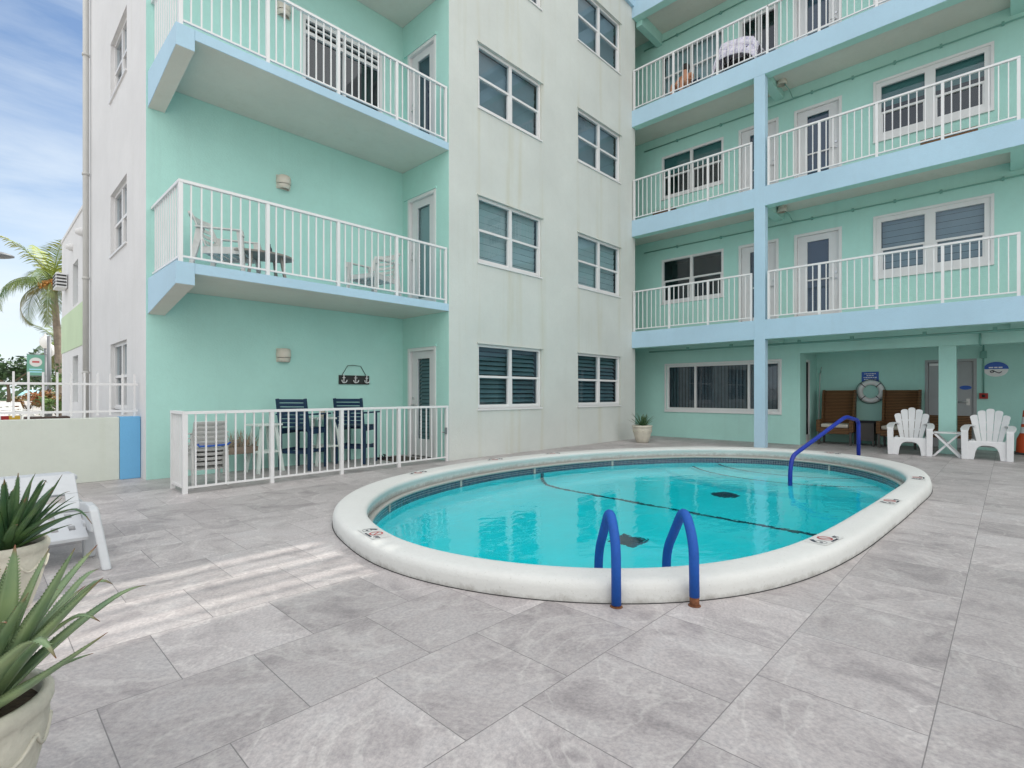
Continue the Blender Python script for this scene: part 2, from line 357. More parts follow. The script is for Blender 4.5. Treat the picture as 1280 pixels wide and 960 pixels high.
def coping_mat():
    m=stucco('coping_stone',(.62,.63,.61),None,.25,streak=False);nt=m.node_tree;N=nt.nodes;L=nt.links;b=N['Principled BSDF']
    src=b.inputs['Base Color'].links[0].from_socket
    g=N.new('ShaderNodeNewGeometry');s=N.new('ShaderNodeSeparateXYZ');L.new(g.outputs['Position'],s.inputs[0])
    n=N.new('ShaderNodeTexNoise');n.inputs['Scale'].default_value=9;n.inputs['Detail'].default_value=8;n.inputs['Roughness'].default_value=.75;L.new(g.outputs['Position'],n.inputs['Vector'])
    a=N.new('ShaderNodeMath');a.operation='MULTIPLY_ADD';a.inputs[1].default_value=-.16;L.new(n.outputs['Fac'],a.inputs[0]);L.new(s.outputs[2],a.inputs[2])
    r=N.new('ShaderNodeMapRange');r.inputs[1].default_value=-.095;r.inputs[2].default_value=-.045;r.inputs[3].default_value=.55;r.inputs[4].default_value=0;L.new(a.outputs[0],r.inputs[0])
    x=N.new('ShaderNodeMix');x.data_type='RGBA';L.new(r.outputs[0],x.inputs[0]);L.new(src,x.inputs[6]);x.inputs[7].default_value=(.20,.18,.15,1)
    # small pits and specks
    v=N.new('ShaderNodeTexNoise');v.inputs['Scale'].default_value=70;v.inputs['Detail'].default_value=3;L.new(g.outputs['Position'],v.inputs['Vector'])
    r2=N.new('ShaderNodeMapRange');r2.inputs[1].default_value=.66;r2.inputs[2].default_value=.72;r2.inputs[3].default_value=0;r2.inputs[4].default_value=.35;L.new(v.outputs['Fac'],r2.inputs[0])
    y=N.new('ShaderNodeMix');y.data_type='RGBA';L.new(r2.outputs[0],y.inputs[0]);L.new(x.outputs[2],y.inputs[6]);y.inputs[7].default_value=(.32,.30,.26,1)
    L.new(y.outputs[2],b.inputs['Base Color']);return m
M['coping']=coping_mat()
def mosaic():
    m=bpy.data.materials.new('mosaic_waterline_tile');m.use_nodes=True
    nt=m.node_tree;N=nt.nodes;L=nt.links;b=N['Principled BSDF'];b.inputs['Roughness'].default_value=.15
    uv=N.new('ShaderNodeUVMap');uv.uv_map='UVMap'
    br=N.new('ShaderNodeTexBrick');br.offset=0;br.inputs['Scale'].default_value=1;br.inputs['Brick Width'].default_value=.030;br.inputs['Row Height'].default_value=.030
    br.inputs['Mortar Size'].default_value=.0022;br.inputs['Color1'].default_value=(.006,.022,.06,1);br.inputs['Color2'].default_value=(.03,.07,.12,1);br.inputs['Mortar'].default_value=(.32,.34,.34,1)
    L.new(uv.outputs[0],br.inputs['Vector']);L.new(br.outputs['Color'],b.inputs['Base Color'])
    return m
M['mosaic']=mosaic()
def water():
    m=bpy.data.materials.new('pool_water');m.use_nodes=True
    nt=m.node_tree;N=nt.nodes;L=nt.links;b=N['Principled BSDF']
    b.inputs['Base Color'].default_value=(1,1,1,1);b.inputs['Roughness'].default_value=0;b.inputs['IOR'].default_value=1.33;b.inputs['Transmission Weight'].default_value=1;b.inputs['Specular IOR Level'].default_value=.32
    g=N.new('ShaderNodeNewGeometry')
    mp=N.new('ShaderNodeMapping');mp.inputs['Scale'].default_value=(1,1.6,1);mp.inputs['Rotation'].default_value=(0,0,.7);L.new(g.outputs['Position'],mp.inputs['Vector'])
    n=N.new('ShaderNodeTexNoise');n.inputs['Scale'].default_value=3.8;n.inputs['Detail'].default_value=3;n.inputs['Distortion'].default_value=.6;L.new(mp.outputs[0],n.inputs['Vector'])
    n2=N.new('ShaderNodeTexNoise');n2.inputs['Scale'].default_value=.8;n2.inputs['Detail'].default_value=2;L.new(mp.outputs[0],n2.inputs['Vector'])
    ad=N.new('ShaderNodeMath');ad.operation='MULTIPLY_ADD';L.new(n2.outputs['Fac'],ad.inputs[0]);ad.inputs[1].default_value=1.5;L.new(n.outputs['Fac'],ad.inputs[2])
    bp=N.new('ShaderNodeBump');bp.inputs['Strength'].default_value=.5;bp.inputs['Distance'].default_value=.0095;L.new(ad.outputs[0],bp.inputs['Height']);L.new(bp.outputs[0],b.inputs['Normal'])
    va=N.new('ShaderNodeVolumeAbsorption');va.inputs['Color'].default_value=(.0,.985,.998,1);va.inputs['Density'].default_value=1.4
    L.new(va.outputs[0],N['Material Output'].inputs['Volume'])
    return m
M['water']=water()
EXPO=.71;SKY_S=.11;SUN_E=3.2;CIRRUS=(5.0,5.5,5.9,1);FILL_BANK=(10.5,10.4,10.3,1)
# ------------------------------------------------------------------ pool outline
PTS=[(2.20,3.01),(2.26,3.59),(2.54,4.34),(3.61,5.35),(5.36,5.84),(7.10,5.74),(8.57,5.28),(9.96,4.37),(10.62,3.15),(10.42,2.15),(9.55,1.36),(8.45,.97),(6.9,.96),(5.76,1.00),(4.45,1.08),(3.66,1.22),(3.15,1.43),(2.72,1.78),(2.36,2.35)]
def cr(pts,n):
    out=[];m=len(pts)
    for i in range(m):
        p0,p1,p2,p3=[V(pts[(i+k)%m]) for k in (-1,0,1,2)]
        t0=0;t1=(p1-p0).length**.5;t2=t1+(p2-p1).length**.5;t3=t2+(p3-p2).length**.5
        for k in range(n):
            t=t1+(t2-t1)*k/n
            A1=p0*((t1-t)/(t1-t0))+p1*((t-t0)/(t1-t0));A2=p1*((t2-t)/(t2-t1))+p2*((t-t1)/(t2-t1));A3=p2*((t3-t)/(t3-t2))+p3*((t-t2)/(t3-t2))
            B1=A1*((t2-t)/(t2-t0))+A2*((t-t0)/(t2-t0));B2=A2*((t3-t)/(t3-t1))+A3*((t-t1)/(t3-t1))
            out.append(B1*((t2-t)/(t2-t1))+B2*((t-t1)/(t2-t1)))
    return out
dense=cr(PTS,30)
# even resample
L_=[0]
for i in range(len(dense)):L_.append(L_[-1]+(dense[(i+1)%len(dense)]-dense[i]).length)
NP=220;loop=[]
j=0
for k in range(NP):
    t=L_[-1]*k/NP
    while L_[j+1]<t:j+=1
    f=(t-L_[j])/(L_[j+1]-L_[j]);loop.append(dense[j].lerp(dense[(j+1)%len(dense)],f))
for _ in range(12): loop=[(loop[i-1]+loop[i]*2+loop[(i+1)%NP])/4 for i in range(NP)]
PER=L_[-1]
nrm=[]
for i in range(NP):
    d=(loop[(i+1)%NP]-loop[i-1]).normalized();nrm.append(V((-d.y,d.x)))
area=sum(loop[i].x*loop[(i+1)%NP].y-loop[(i+1)%NP].x*loop[i].y for i in range(NP))
cen=sum(loop,V((0,0)))/NP
if nrm[0].dot(loop[0]-cen)<0:nrm=[-n for n in nrm]
def sm(a,b,x):
    t=max(0,min(1,(x-a)/(b-a)));return t*t*(3-2*t)
WK=[1+max(.80*sm(8.3,10.2,p.x),.45*sm(3.6,5.2,p.y)) for p in loop]
def off(o,z):return [V((loop[i].x+nrm[i].x*(o*WK[i] if o>.04 else o),loop[i].y+nrm[i].y*(o*WK[i] if o>.04 else o),z)) for i in range(NP)]
def sweep(mb,prof,closed=False,uvs=False):
    rings=[off(o,z) for o,z in prof]
    vr=[[mb.bm.verts.new(p) for p in r] for r in rings]
    if uvs and mb.uv is None: mb.uv=mb.bm.loops.layers.uv.new('UVMap')
    pr=list(range(len(prof)-1))+([len(prof)-1] if closed else [])
    for a in pr:
        b=(a+1)%len(prof)
        for k in range(NP):
            k2=(k+1)%NP
            f=mb.bm.faces.new((vr[a][k],vr[a][k2],vr[b][k2],vr[b][k]));f.smooth=True
            if uvs:
                s0=PER*k/NP;s1=PER*(k+1)/NP;za=prof[a][1];zb=prof[b][1]
                for l,u in zip(f.loops,((s0,za),(s1,za),(s1,zb),(s0,zb))):l[mb.uv].uv=u
    return vr
WZ=-.142;FZ=-1.3
pool=empty('swimming_pool',(6.3,3.3,0),0,'rounded in-ground pool with raised off-white coping and mosaic waterline',"pool",world=True)
mb=MB()
prof=[(.245,-.03),(.25,-.005),(.251,.045),(.25,.075),(.243,.100),(.228,.117),(.205,.126),(.17,.130),(.06,.131),(.02,.127),(.0,.115),(-.008,.095),(-.002,.07),(.012,.045),(.02,.01),(.022,-.028)]
sweep(mb,prof)
o=mb.build('coping',M['coping'],pool)
mb=MB();sweep(mb,[(.249,.0008),(.256,.0008),(.256,.003),(.249,.004)],closed=True);mb.build('joint_sealant',M['slot'],pool)
mb=MB();sweep(mb,[(.03,-.026),(-.035,-.026),(-.044,-.033),(-.044,-.052),(-.035,-.06),(.03,-.06)],closed=True);mb.build('ledge',M['coping'],pool)
mb=MB();sweep(mb,[(-.022,-.048),(-.022,-.24)],uvs=True);mb.build('waterline_tiles',M['mosaic'],pool)
mb=MB()
vr=sweep(mb,[(-.018,-.239),(-.02,-.9),(-.06,-1.1),(-.16,-1.24),(-.35,FZ)])
f=mb.bm.faces.new(vr[-1]);mb.bm.faces.ensure_lookup_table()
bmesh.ops.triangulate(mb.bm,faces=[f])
mb.build('basin',M['plaster'],pool)
# entry steps in the far right end (arc shaped treads)
for k,(rad,zt) in enumerate(((1.9,-.42),(1.45,-.62),(2.3,-.86))):
    pass
def step(cx,cy,rad,a0,a1,z0,z1,name):
    mb=MB();n=24;poly=[(cx,cy)]+[(cx+rad*math.cos(a0+(a1-a0)*i/n),cy+rad*math.sin(a0+(a1-a0)*i/n)) for i in range(n+1)]
    mb.prism(poly,lambda p:V((p[0],p[1],z0)),lambda p:V((p[0],p[1],z1)));return mb.build(name,M['plaster'],pool,bevel=.02)
step(11.0,2.9,1.55,R(100),R(262),FZ,-.40,'step')
step(11.0,2.9,2.05,R(100),R(262),FZ,-.68,'step')
step(11.0,2.9,2.55,R(100),R(262),FZ,-.96,'step')
def arc(cx,cy,rad,a0,a1,z,w,name,m):
    mb=MB();n=30
    for i in range(n):
        b0=a0+(a1-a0)*i/n;b1=a0+(a1-a0)*(i+1)/n
        mb.face([(cx+(rad-w)*math.cos(b0),cy+(rad-w)*math.sin(b0),z),(cx+rad*math.cos(b0),cy+rad*math.sin(b0),z),(cx+rad*math.cos(b1),cy+rad*math.sin(b1),z),(cx+(rad-w)*math.cos(b1),cy+(rad-w)*math.sin(b1),z)])
    return mb.build(name,m,pool)
arc(11.0,2.9,1.52,R(112),R(250),-.396,.045,'step_edge',M['darktile'])
arc(11.0,2.9,2.02,R(112),R(250),-.676,.045,'step_edge',M['darktile'])
# break line across the floor and up the walls
mb=MB()
xl=6.75
yt=max(p.y for p in loop if abs(p.x-xl)<.2);yb=min(p.y for p in loop if abs(p.x-xl)<.2)
line=[(xl,yt-.045,-.25),(xl,yt-.06,-.9),(xl,yt-.15,-1.18),(xl,yt-.42,FZ+.006),(xl,yb+.42,FZ+.006),(xl,yb+.15,-1.18),(xl,yb+.06,-.9),(xl,yb+.045,-.25)]
for a,b in zip(line,line[1:]):
    mb.bar(a,b,.07,.008,(0,1,0) if abs(a[2]-b[2])>.3 else (0,0,1))
mb.build('break_line',M['darktile'],pool)
mb=MB();mb.lathe([(.0,0),(.2,0),(.19,.03),(.12,.05),(.0,.055)],(8.1,3.2,FZ),24);mb.build('main_drain',M['darktile'],pool)
mb=MB()
for i in range(6):
    mb.box(5.03+i*.055,5.072+i*.055,3.0,3.28,FZ+.004,FZ+.02)
mb.box(5.02,5.36,2.98,3.005,FZ+.003,FZ+.022);mb.box(5.02,5.36,3.275,3.30,FZ+.003,FZ+.022);mb.box(5.02,5.36,3.13,3.15,FZ+.003,FZ+.021)
mb.build('grate',M['darktile'],pool)
# water
mb=MB();r1=[mb.bm.verts.new(p) for p in off(0,WZ)];r2=[mb.bm.verts.new(p) for p in off(0,-1.36)]
mb.bm.faces.new(r1);mb.bm.faces.new(r2[::-1])
for k in range(NP):mb.bm.faces.new((r1[k],r1[(k+1)%NP],r2[(k+1)%NP],r2[k]))
bmesh.ops.triangulate(mb.bm,faces=[f for f in mb.bm.faces if len(f.verts)>4])
w=mb.build('water',M['water']);tag(w,kind='structure')
# skimmer gaps: small pale blocks in the tile band
def near(x,y):
    i=min(range(NP),key=lambda k:(loop[k]-V((x,y))).length);return i
for (x,y) in ((4.9,5.75),(8.3,5.4),(3.3,5.1),(10.45,2.3),(6.6,5.8)):
    i=near(x,y);p=loop[i]-nrm[i]*.02;t=V((-nrm[i].y,nrm[i].x));n=nrm[i]
    mb=MB();a=p-t*.02;b=p+t*.02
    mb.hexa([(a.x-n.x*.01,a.y-n.y*.01,-.145),(b.x-n.x*.01,b.y-n.y*.01,-.145),(b.x+n.x*.01,b.y+n.y*.01,-.145),(a.x+n.x*.01,a.y+n.y*.01,-.145),(a.x-n.x*.01,a.y-n.y*.01,-.05),(b.x-n.x*.01,b.y-n.y*.01,-.05),(b.x+n.x*.01,b.y+n.y*.01,-.05),(a.x+n.x*.01,a.y+n.y*.01,-.05)])
    mb.build('tile_marker',M['coping'],pool)
# ---- text helper
def textmesh(name,s,size,m,parent,matrix,extr=.0012,bold=0):
    cu=bpy.data.curves.new(name,'FONT');cu.body=s;cu.size=size;cu.extrude=extr;cu.align_x='CENTER';cu.align_y='CENTER';cu.offset=bold
    t=bpy.data.objects.new(name,cu);col.objects.link(t)
    dg=bpy.context.evaluated_depsgraph_get();me=bpy.data.meshes.new_from_object(t.evaluated_get(dg))
    bpy.data.objects.remove(t);me.name=name
    me.transform(matrix);me.materials.clear();me.materials.append(m)
    o=bpy.data.objects.new(name,me);col.objects.link(o)
    if parent is not None:
        o.parent=parent
        if parent.get('_w'):o.location=-V(parent['_w'])
    return o
# depth markers on the coping: number + "FT" + red no-diving roundel
def depth_mark(x,y,flip=False):
    i=near(x,y);n=nrm[i];p=loop[i]+n*.115*WK[i];up=-n if not flip else n   # text top points to the water
    rt=V((up.y,-up.x))
    Mx=Matrix(((rt.x,up.x,0,p.x),(rt.y,up.y,0,p.y),(0,0,1,.1335),(0,0,0,1)))
    mb=MB();c=[Mx@V(q) for q in ((-.165,-.07,-.0012),(.165,-.07,-.0012),(.165,.07,-.0012),(-.165,.07,-.0012))]
    mb.face(c);b=mb.build('depth_marker',M['markbase'],pool)
    def kid(o): o.parent=b;o.location=(0,0,0);return o
    kid(textmesh('numeral','6',.15,M['ink'],None,Mx@Matrix.Translation((-.10,0,.0)),bold=.006))
    kid(textmesh('lettering','FT',.05,M['ink'],None,Mx@Matrix.Translation((.13,-.03,.0)),bold=.001))
    mb=MB();k=24
    for q in range(k):
        a0=2*math.pi*q/k;a1=2*math.pi*(q+1)/k
        mb.face([Mx@V((.03+.052*math.cos(a0),.008+.052*math.sin(a0),.001)),Mx@V((.03+.052*math.cos(a1),.008+.052*math.sin(a1),.001)),Mx@V((.03+.040*math.cos(a1),.008+.040*math.sin(a1),.001)),Mx@V((.03+.040*math.cos(a0),.008+.040*math.sin(a0),.001))])
    mb.face([Mx@V(q) for q in ((-.008,.041,.001),(.0,.048,.001),(.068,-.025,.001),(.060,-.032,.001))])
    kid(mb.build('no_diving_roundel',M['redink']))
    kid(textmesh('lettering','NO DIVING',.022,M['ink'],None,Mx@Matrix.Translation((.035,-.058,.0))))
for x,y in ((2.25,3.45),(4.35,1.1),(6.3,.98),(8.3,.98),(10.5,2.4),(7.2,5.7),(5.9,5.8),(4.2,5.6)):depth_mark(x,y)
# ------------------------------------------------------------------ ground
def framed(x0,x1,y0,y1,z,hole,m,name):
    mb=MB();o=[mb.bm.verts.new((x,y,z)) for x,y in ((x0,y0),(x1,y0),(x1,y1),(x0,y1))];h=[mb.bm.verts.new((p[0],p[1],z)) for p in hole]
    es=[mb.bm.edges.new((o[i],o[(i+1)%4])) for i in range(4)]+[mb.bm.edges.new((h[i],h[(i+1)%len(h)])) for i in range(len(h))]
    bmesh.ops.triangle_fill(mb.bm,edges=es,use_beauty=True)
    ob=mb.build(name,m);tag(ob,kind='structure');return ob
framed(-12,15.2,-9,8.99,0,off(.235,0),M['tile'],'patio')
framed(-500,500,-500,500,-.03,[(-11.9,-8.9),(15.1,-8.9),(15.1,8.9),(-11.9,8.9)],M['concrete'],'ground')
# ------------------------------------------------------------------ the building
class PL:
    def __init__(s,O,U,N):s.O=V(O);s.U=V(U);s.N=V(N)
    def p(s,u,z,d=0):return s.O+s.U*u+s.N*d+V((0,0,z))
def pbox(mb,pl,u0,u1,z0,z1,d0,d1):
    mb.hexa([pl.p(u0,z0,d0),pl.p(u1,z0,d0),pl.p(u1,z0,d1),pl.p(u0,z0,d1),pl.p(u0,z1,d0),pl.p(u1,z1,d0),pl.p(u1,z1,d1),pl.p(u0,z1,d1)])
def wallgrid(mb,pl,u0,u1,z0,z1,holes,dep=.12):
    us=sorted({u0,u1,*[h[0] for h in holes],*[h[1] for h in holes]});zs=sorted({z0,z1,*[h[2] for h in holes],*[h[3] for h in holes]})
    for a,b in zip(us,us[1:]):
        for c,d in zip(zs,zs[1:]):
            mu,mz=(a+b)/2,(c+d)/2
            if any(h[0]<mu<h[1] and h[2]<mz<h[3] for h in holes):continue
            mb.face([pl.p(a,c),pl.p(b,c),pl.p(b,d),pl.p(a,d)])
    for a,b,c,d in holes:
        for q in (((a,c),(b,c)),((b,c),(b,d)),((b,d),(a,d)),((a,d),(a,c))):
            mb.face([pl.p(*q[0]),pl.p(*q[1]),pl.p(*q[1],-dep),pl.p(*q[0],-dep)])
bld=empty('apartment_building',(9,8.7,0),0,'four-storey teal and white stucco apartment block with pale blue balconies round the pool','building',world=True)
SW=PL((0,7.225,0),(1,0,0),(0,-1,0))      # white wing, front
SR=PL((0,8.65,0),(1,0,0),(0,-1,0))       # recess back wall
SD=PL((5.9,0,0),(0,1,0),(-1,0,0))        # recess side wall with doors
SL=PL((1.68,0,0),(0,1,0),(-1,0,0))       # street side wall
RW=PL((13.45,0,0),(0,1,0),(-1,0,0))      # right wing, gallery wall
DW=PL((14.9,0,0),(0,1,0),(-1,0,0))       # deep wall of the covered terrace
TOP=12.3
def part(mb,name,m,parent=None,bevel=0):
    parent=parent or bld
    o=mb.build(name,m,None,bevel=bevel);o.parent=parent
    if parent is bld:o.location=-V(bld['_w'])
    return o
def window(pl,u0,u1,z0,z1,cols=2,blind='blind',casing=0,split=.5,fw=.05,widths=None,dep=.10,hung=True):
    mb=MB();d0,d1=-dep,-dep+.055
    if casing:
        for a in ((u0-casing,u0,z0-casing,z1+casing),(u1,u1+casing,z0-casing,z1+casing),(u0,u1,z1,z1+casing),(u0,u1,z0-casing,z0)):pbox(mb,pl,*a,.0,.022)
    for a in ((u0,u0+fw,z0,z1),(u1-fw,u1,z0,z1),(u0+fw,u1-fw,z1-fw,z1),(u0+fw,u1-fw,z0,z0+fw)):pbox(mb,pl,*a,d0,d1+.01)
    ws=widths or [1/cols]*cols;us=[u0+fw]
    W=u1-u0-2*fw
    for w_ in ws:us.append(us[-1]+w_*W)
    mul=.17 if casing and hung else .075 if cols==2 and hung else .05
    for i in range(1,cols):pbox(mb,pl,us[i]-mul/2,us[i]+mul/2,z0+fw,z1-fw,d0,d1+.012)
    cells=[]
    for i in range(cols):
        a=us[i]+(mul/2 if i else 0);b=us[i+1]-(mul/2 if i<cols-1 else 0)
        if hung:
            zm=z0+(z1-z0)*split
            pbox(mb,pl,a,b,zm-.022,zm+.022,d0+.005,d1+.004)
            s=.028
            for c,e in ((z0+fw,zm-.022),):
                pbox(mb,pl,a,a+s,c,e,d0+.008,d1-.004);pbox(mb,pl,b-s,b,c,e,d0+.008,d1-.004);pbox(mb,pl,a+s,b-s,c,c+s,d0+.008,d1-.004)
            cells+=[(a+s,b-s,z0+fw+s,zm-.022,-.0),(a,b,zm+.022,z1-fw,.012)]
        else:cells.append((a,b,z0+fw,z1-fw,0))
    # sill
    pbox(mb,pl,u0-.02,u1+.02,z0-.03,z0,-dep+.04,.025) if not casing else pbox(mb,pl,u0-casing,u1+casing,z0-casing-.025,z0-casing,.0,.035)
    root=part(mb,'window',M['frame'])
    for a,b,c,e,dd in cells:
        m2=MB();m2.face([pl.p(a,c,-dep+.02+dd),pl.p(b,c,-dep+.02+dd),pl.p(b,e,-dep+.02+dd),pl.p(a,e,-dep+.02+dd)]);part(m2,'pane',M['glass'],root)
    # room recess behind
    m2=MB();a,b,c,e=u0+.01,u1-.01,z0+.01,z1-.01;D=-.6
    m2.face([pl.p(a,c,D),pl.p(b,c,D),pl.p(b,e,D),pl.p(a,e,D)])
    for q in (((a,c),(b,c)),((b,c),(b,e)),((b,e),(a,e)),((a,e),(a,c))):m2.face([pl.p(*q[0],-dep-.001),pl.p(*q[1],-dep-.001),pl.p(*q[1],D),pl.p(*q[0],D)])
    part(m2,'interior',M['interior'],root)
    if blind in('blind','mid','shutter'):
        m2=MB();pitch=.085 if blind=='shutter' else .13;k=int((z1-z0-.06)/pitch);pitch=(z1-z0-.05)/k
        tilt=.05 if blind=='shutter' else .028
        for i in range(cols):
            a=us[i]+.005;b=us[i+1]-.005
            for j in range(k):
                zz=z0+.03+j*pitch+random.uniform(-.002,.002)
                h_=pitch*(.80 if blind=='shutter' else .92)
                d_a,d_b=(-dep-.05,-dep-.05-tilt) if blind=='shutter' else (-dep-.05-tilt*.6,-dep-.05)
                m2.face([pl.p(a,zz,d_a),pl.p(b,zz,d_a),pl.p(b,zz+h_,d_b),pl.p(a,zz+h_,d_b)])
        part(m2,'blinds',M[{'blind':'blind','mid':'blind_mid','shutter':'blind_dark'}[blind]],root)
    elif blind=='drape':
        m2=MB();n=int((u1-u0)/.09)
        for j in range(n):
            a=u0+.03+j*.09
            m2.face([pl.p(a,z0+.03,-dep-.06),pl.p(a+.085,z0+.03,-dep-.09),pl.p(a+.085,z1-.03,-dep-.09),pl.p(a,z1-.03,-dep-.06)])
        part(m2,'drapes',M['drape'],root)
    elif blind=='shade':
        m2=MB();pbox(m2,pl,u0+.03,u1-.03,z0+(z1-z0)*.58,z1-.02,-dep-.05,-dep-.045);part(m2,'roller_shade',M['shade'],root)
    return root
def door(pl,u0,u1,z0,z1,cas=.06,glass='navy',hinge_at=0,dep=.08,bar=True,gw=.52,kick=.25):
    """hinge_at 0 = hinges on the u0 side"""
    mb=MB()
    for a in ((u0-cas+.05,u0+.05,z0,z1+cas-.05),(u1-.05,u1+cas-.05,z0,z1+cas-.05),(u0+.05,u1-.05,z1-.05,z1+cas-.05)):pbox(mb,pl,*a,-dep-.03,.015)
    root=part(mb,'door_frame',M['frame']);root.name='door'
    a,b,c,e=u0+.053,u1-.053,z0+.015,z1-.053
    W=b-a;ga=(a+b)/2-W*gw/2;gb=(a+b)/2+W*gw/2;gc=c+kick;ge=e-.14
    mb=MB()
    for q in ((a,ga,c,e),(gb,b,c,e),(ga,gb,c,gc),(ga,gb,ge,e)):pbox(mb,pl,*q,-dep,-dep+.04)
    if bar:
        zm=gc+(ge-gc)*.45;pbox(mb,pl,ga,gb,zm-.015,zm+.015,-dep+.012,-dep+.036);
        if glass=='navy': um=(ga+gb)/2;pbox(mb,pl,um-.012,um+.012,gc,zm-.015,-dep+.012,-dep+.034)
    part(mb,'leaf',M['door'],root)
    mb=MB();mb.face([pl.p(ga,gc,-dep+.02),pl.p(gb,gc,-dep+.02),pl.p(gb,ge,-dep+.02),pl.p(ga,ge,-dep+.02)]);part(mb,'pane',M['glass'],root)
    mb=MB()
    if glass=='navy':mb.face([pl.p(ga-.02,gc-.02,-dep-.03),pl.p(gb+.02,gc-.02,-dep-.03),pl.p(gb+.02,ge+.02,-dep-.03),pl.p(ga-.02,ge+.02,-dep-.03)]);part(mb,'door_shade',M['navy'],root)
    else:
        k=int((ge-gc)/.07)
        for j in range(k+1):
            zz=gc-.01+j*.07;da,db,hq=(-.02,-.055,.055) if glass=='dark' else (-.045,-.025,.068);mb.face([pl.p(ga-.02,zz,-dep+da),pl.p(gb+.02,zz,-dep+da),pl.p(gb+.02,zz+hq,-dep+db),pl.p(ga-.02,zz+hq,-dep+db)])
        part(mb,'louvres',M['blind'] if glass=='pale' else M['blind_dark'],root)
        mb=MB();mb.face([pl.p(ga-.05,gc-.05,-dep-.1),pl.p(gb+.05,gc-.05,-dep-.1),pl.p(gb+.05,ge+.05,-dep-.1),pl.p(ga-.05,ge+.05,-dep-.1)]);part(mb,'interior',M['interior'],root)
    hu=b-.06 if hinge_at==0 else a+.06;sg=-1 if hinge_at==0 else 1
    mb=MB();zz=z0+.98
    mb.tube([pl.p(hu,zz,-dep+.04),pl.p(hu,zz,-dep+.09)],.012,8);mb.tube([pl.p(hu,zz,-dep+.085),pl.p(hu+sg*.10,zz,-dep+.085)],.009,8)
    mb.tube([pl.p(hu,zz,-dep+.038),pl.p(hu,zz,-dep+.05)],.028,14);mb.tube([pl.p(hu,zz+.13,-dep+.038),pl.p(hu,zz+.13,-dep+.06)],.026,14)
    part(mb,'handle',M['metal'],root)
    iu=a-.004 if hinge_at==0 else b+.004
    for zz in (z0+.25,z0+1.0,z1-.3):
        mb=MB();pbox(mb,pl,iu-.012,iu+.012,zz,zz+.09,-dep+.03,-dep+.047);part(mb,'hinge',M['metal'],root)
    return root
def railing(p0,p1,z,h,npan,parent,gap=.115,w=.045,low=.06,world=True,m=None,pw=.017,first=True,last=True):
    m=m or M['rail'];p0=V((*p0,0));p1=V((*p1,0));d=p1-p0;Ln=d.length;dn=d.normalized();mb=MB()
    Z=lambda t,zz:p0+dn*t+V((0,0,zz))
    mb.bar(Z(0,z+low+.012),Z(Ln,z+low+.012),.03,.024)
    pan=Ln/npan;k=max(1,round(pan/gap))
    for i in range(npan):
        for j in range(1,k):
            t=i*pan+j*pan/k;mb.bar(Z(t,z+low+.02),Z(t,z+h-.03),pw,pw,dn)
    def fin(mb,name,par):
        if parent is bld:
            return part(mb,name,m,par,bevel=0)
        o=mb.build(name,m,None);o.parent=par
        if par is parent and parent.get('_w'):o.location=-V(parent['_w'])
        return o
    root=fin(mb,'railing',parent)
    mb=MB();mb.bar(Z(-w/2,z+h-.015),Z(Ln+w/2,z+h-.015),.05,.035);fin(mb,'handrail',root)
    for i in range(npan+1):
        if (i==0 and not first)or(i==npan and not last):continue
        mb=MB();mb.bar(Z(i*pan,z-.0),Z(i*pan,z+h-.034),w,w,dn);fin(mb,'post',root)
    return root
# --- white wing front wall
fl=[(.91,2.14),(3.68,4.93),(6.60,7.81),(9.40,10.68)]
holesW=[];
for (a,b) in fl:
    for x0,x1 in ((6.607,8.43),(9.73,11.53)):holesW.append((x0,x1,a,b))
mb=MB();wallgrid(mb,SW,5.9,12.27,0,TOP,holesW)
part(mb,'wall',M['white'])
mb=MB();mb.face([(12.27,7.225,0),(12.27,9.2,0),(12.27,9.2,TOP),(12.27,7.225,TOP)]);mb.face([(12.27,9.2,0),(13.45,9.2,0),(13.45,9.2,TOP),(12.27,9.2,TOP)]);part(mb,'wall',M['teal'])
for k,(x0,x1,a,b) in enumerate(holesW):
    window(SW,x0,x1,a,b,2,'shutter' if a<1 else 'blind' if a<5 else 'mid')
# drip brows above the windows
for (x0,x1,a,b) in holesW:
    mb=MB();pbox(mb,SW,x0-.03,x1+.05,b+.002,b+.03,0,.03);part(mb,'lintel_brow',M['white'])
# --- street side wall
holesL=[(9.94,11.3,.93,2.05),(9.94,11.3,3.57,4.64),(9.94,11.3,6.26,7.27)]
mb=MB();wallgrid(mb,SL,8.65,13.85,0,TOP,holesL,.14);part(mb,'wall',M['white_clean'])
for h_ in holesL:window(SL,*h_,2,'drape',dep=.12)
# --- recess walls (teal)
holesR=[(3.885,5.46,5.69,7.67)]
mb=MB();wallgrid(mb,SR,1.68,5.9,0,TOP,holesR,.1);part(mb,'wall',M['teal'])
holesD=[(7.60,8.46,0,2.06),(7.60,8.46,2.80,4.95),(7.60,8.46,5.67,7.76)]
mb=MB();wallgrid(mb,SD,7.225,8.65,0,TOP,holesD,.1);part(mb,'wall',M['teal'])
for i,h_ in enumerate(holesD):door(SD,*h_,glass='dark' if i==0 else 'pale' if i==1 else 'navy',hinge_at=0,bar=False,gw=.5,kick=.32 if i==0 else .2)
# brows over the doors
for i,h_ in enumerate(holesD):
    mb=MB();pbox(mb,SD,h_[0]-.03,h_[1]+.12,h_[3]+.012,h_[3]+.05,0,.03);part(mb,'lintel_brow',M['teal'])
# sliding glass door on the upper balcony
window(SR,3.885,5.46,5.69,7.67,2,'none',fw=.07,hung=False,dep=.09)
mb=MB();pbox(mb,SR,3.96,5.39,7.36,7.42,-.085,-.03);pbox(mb,SR,3.96,5.39,7.50,7.53,-.085,-.03);part(mb,'transom',M['frame'])
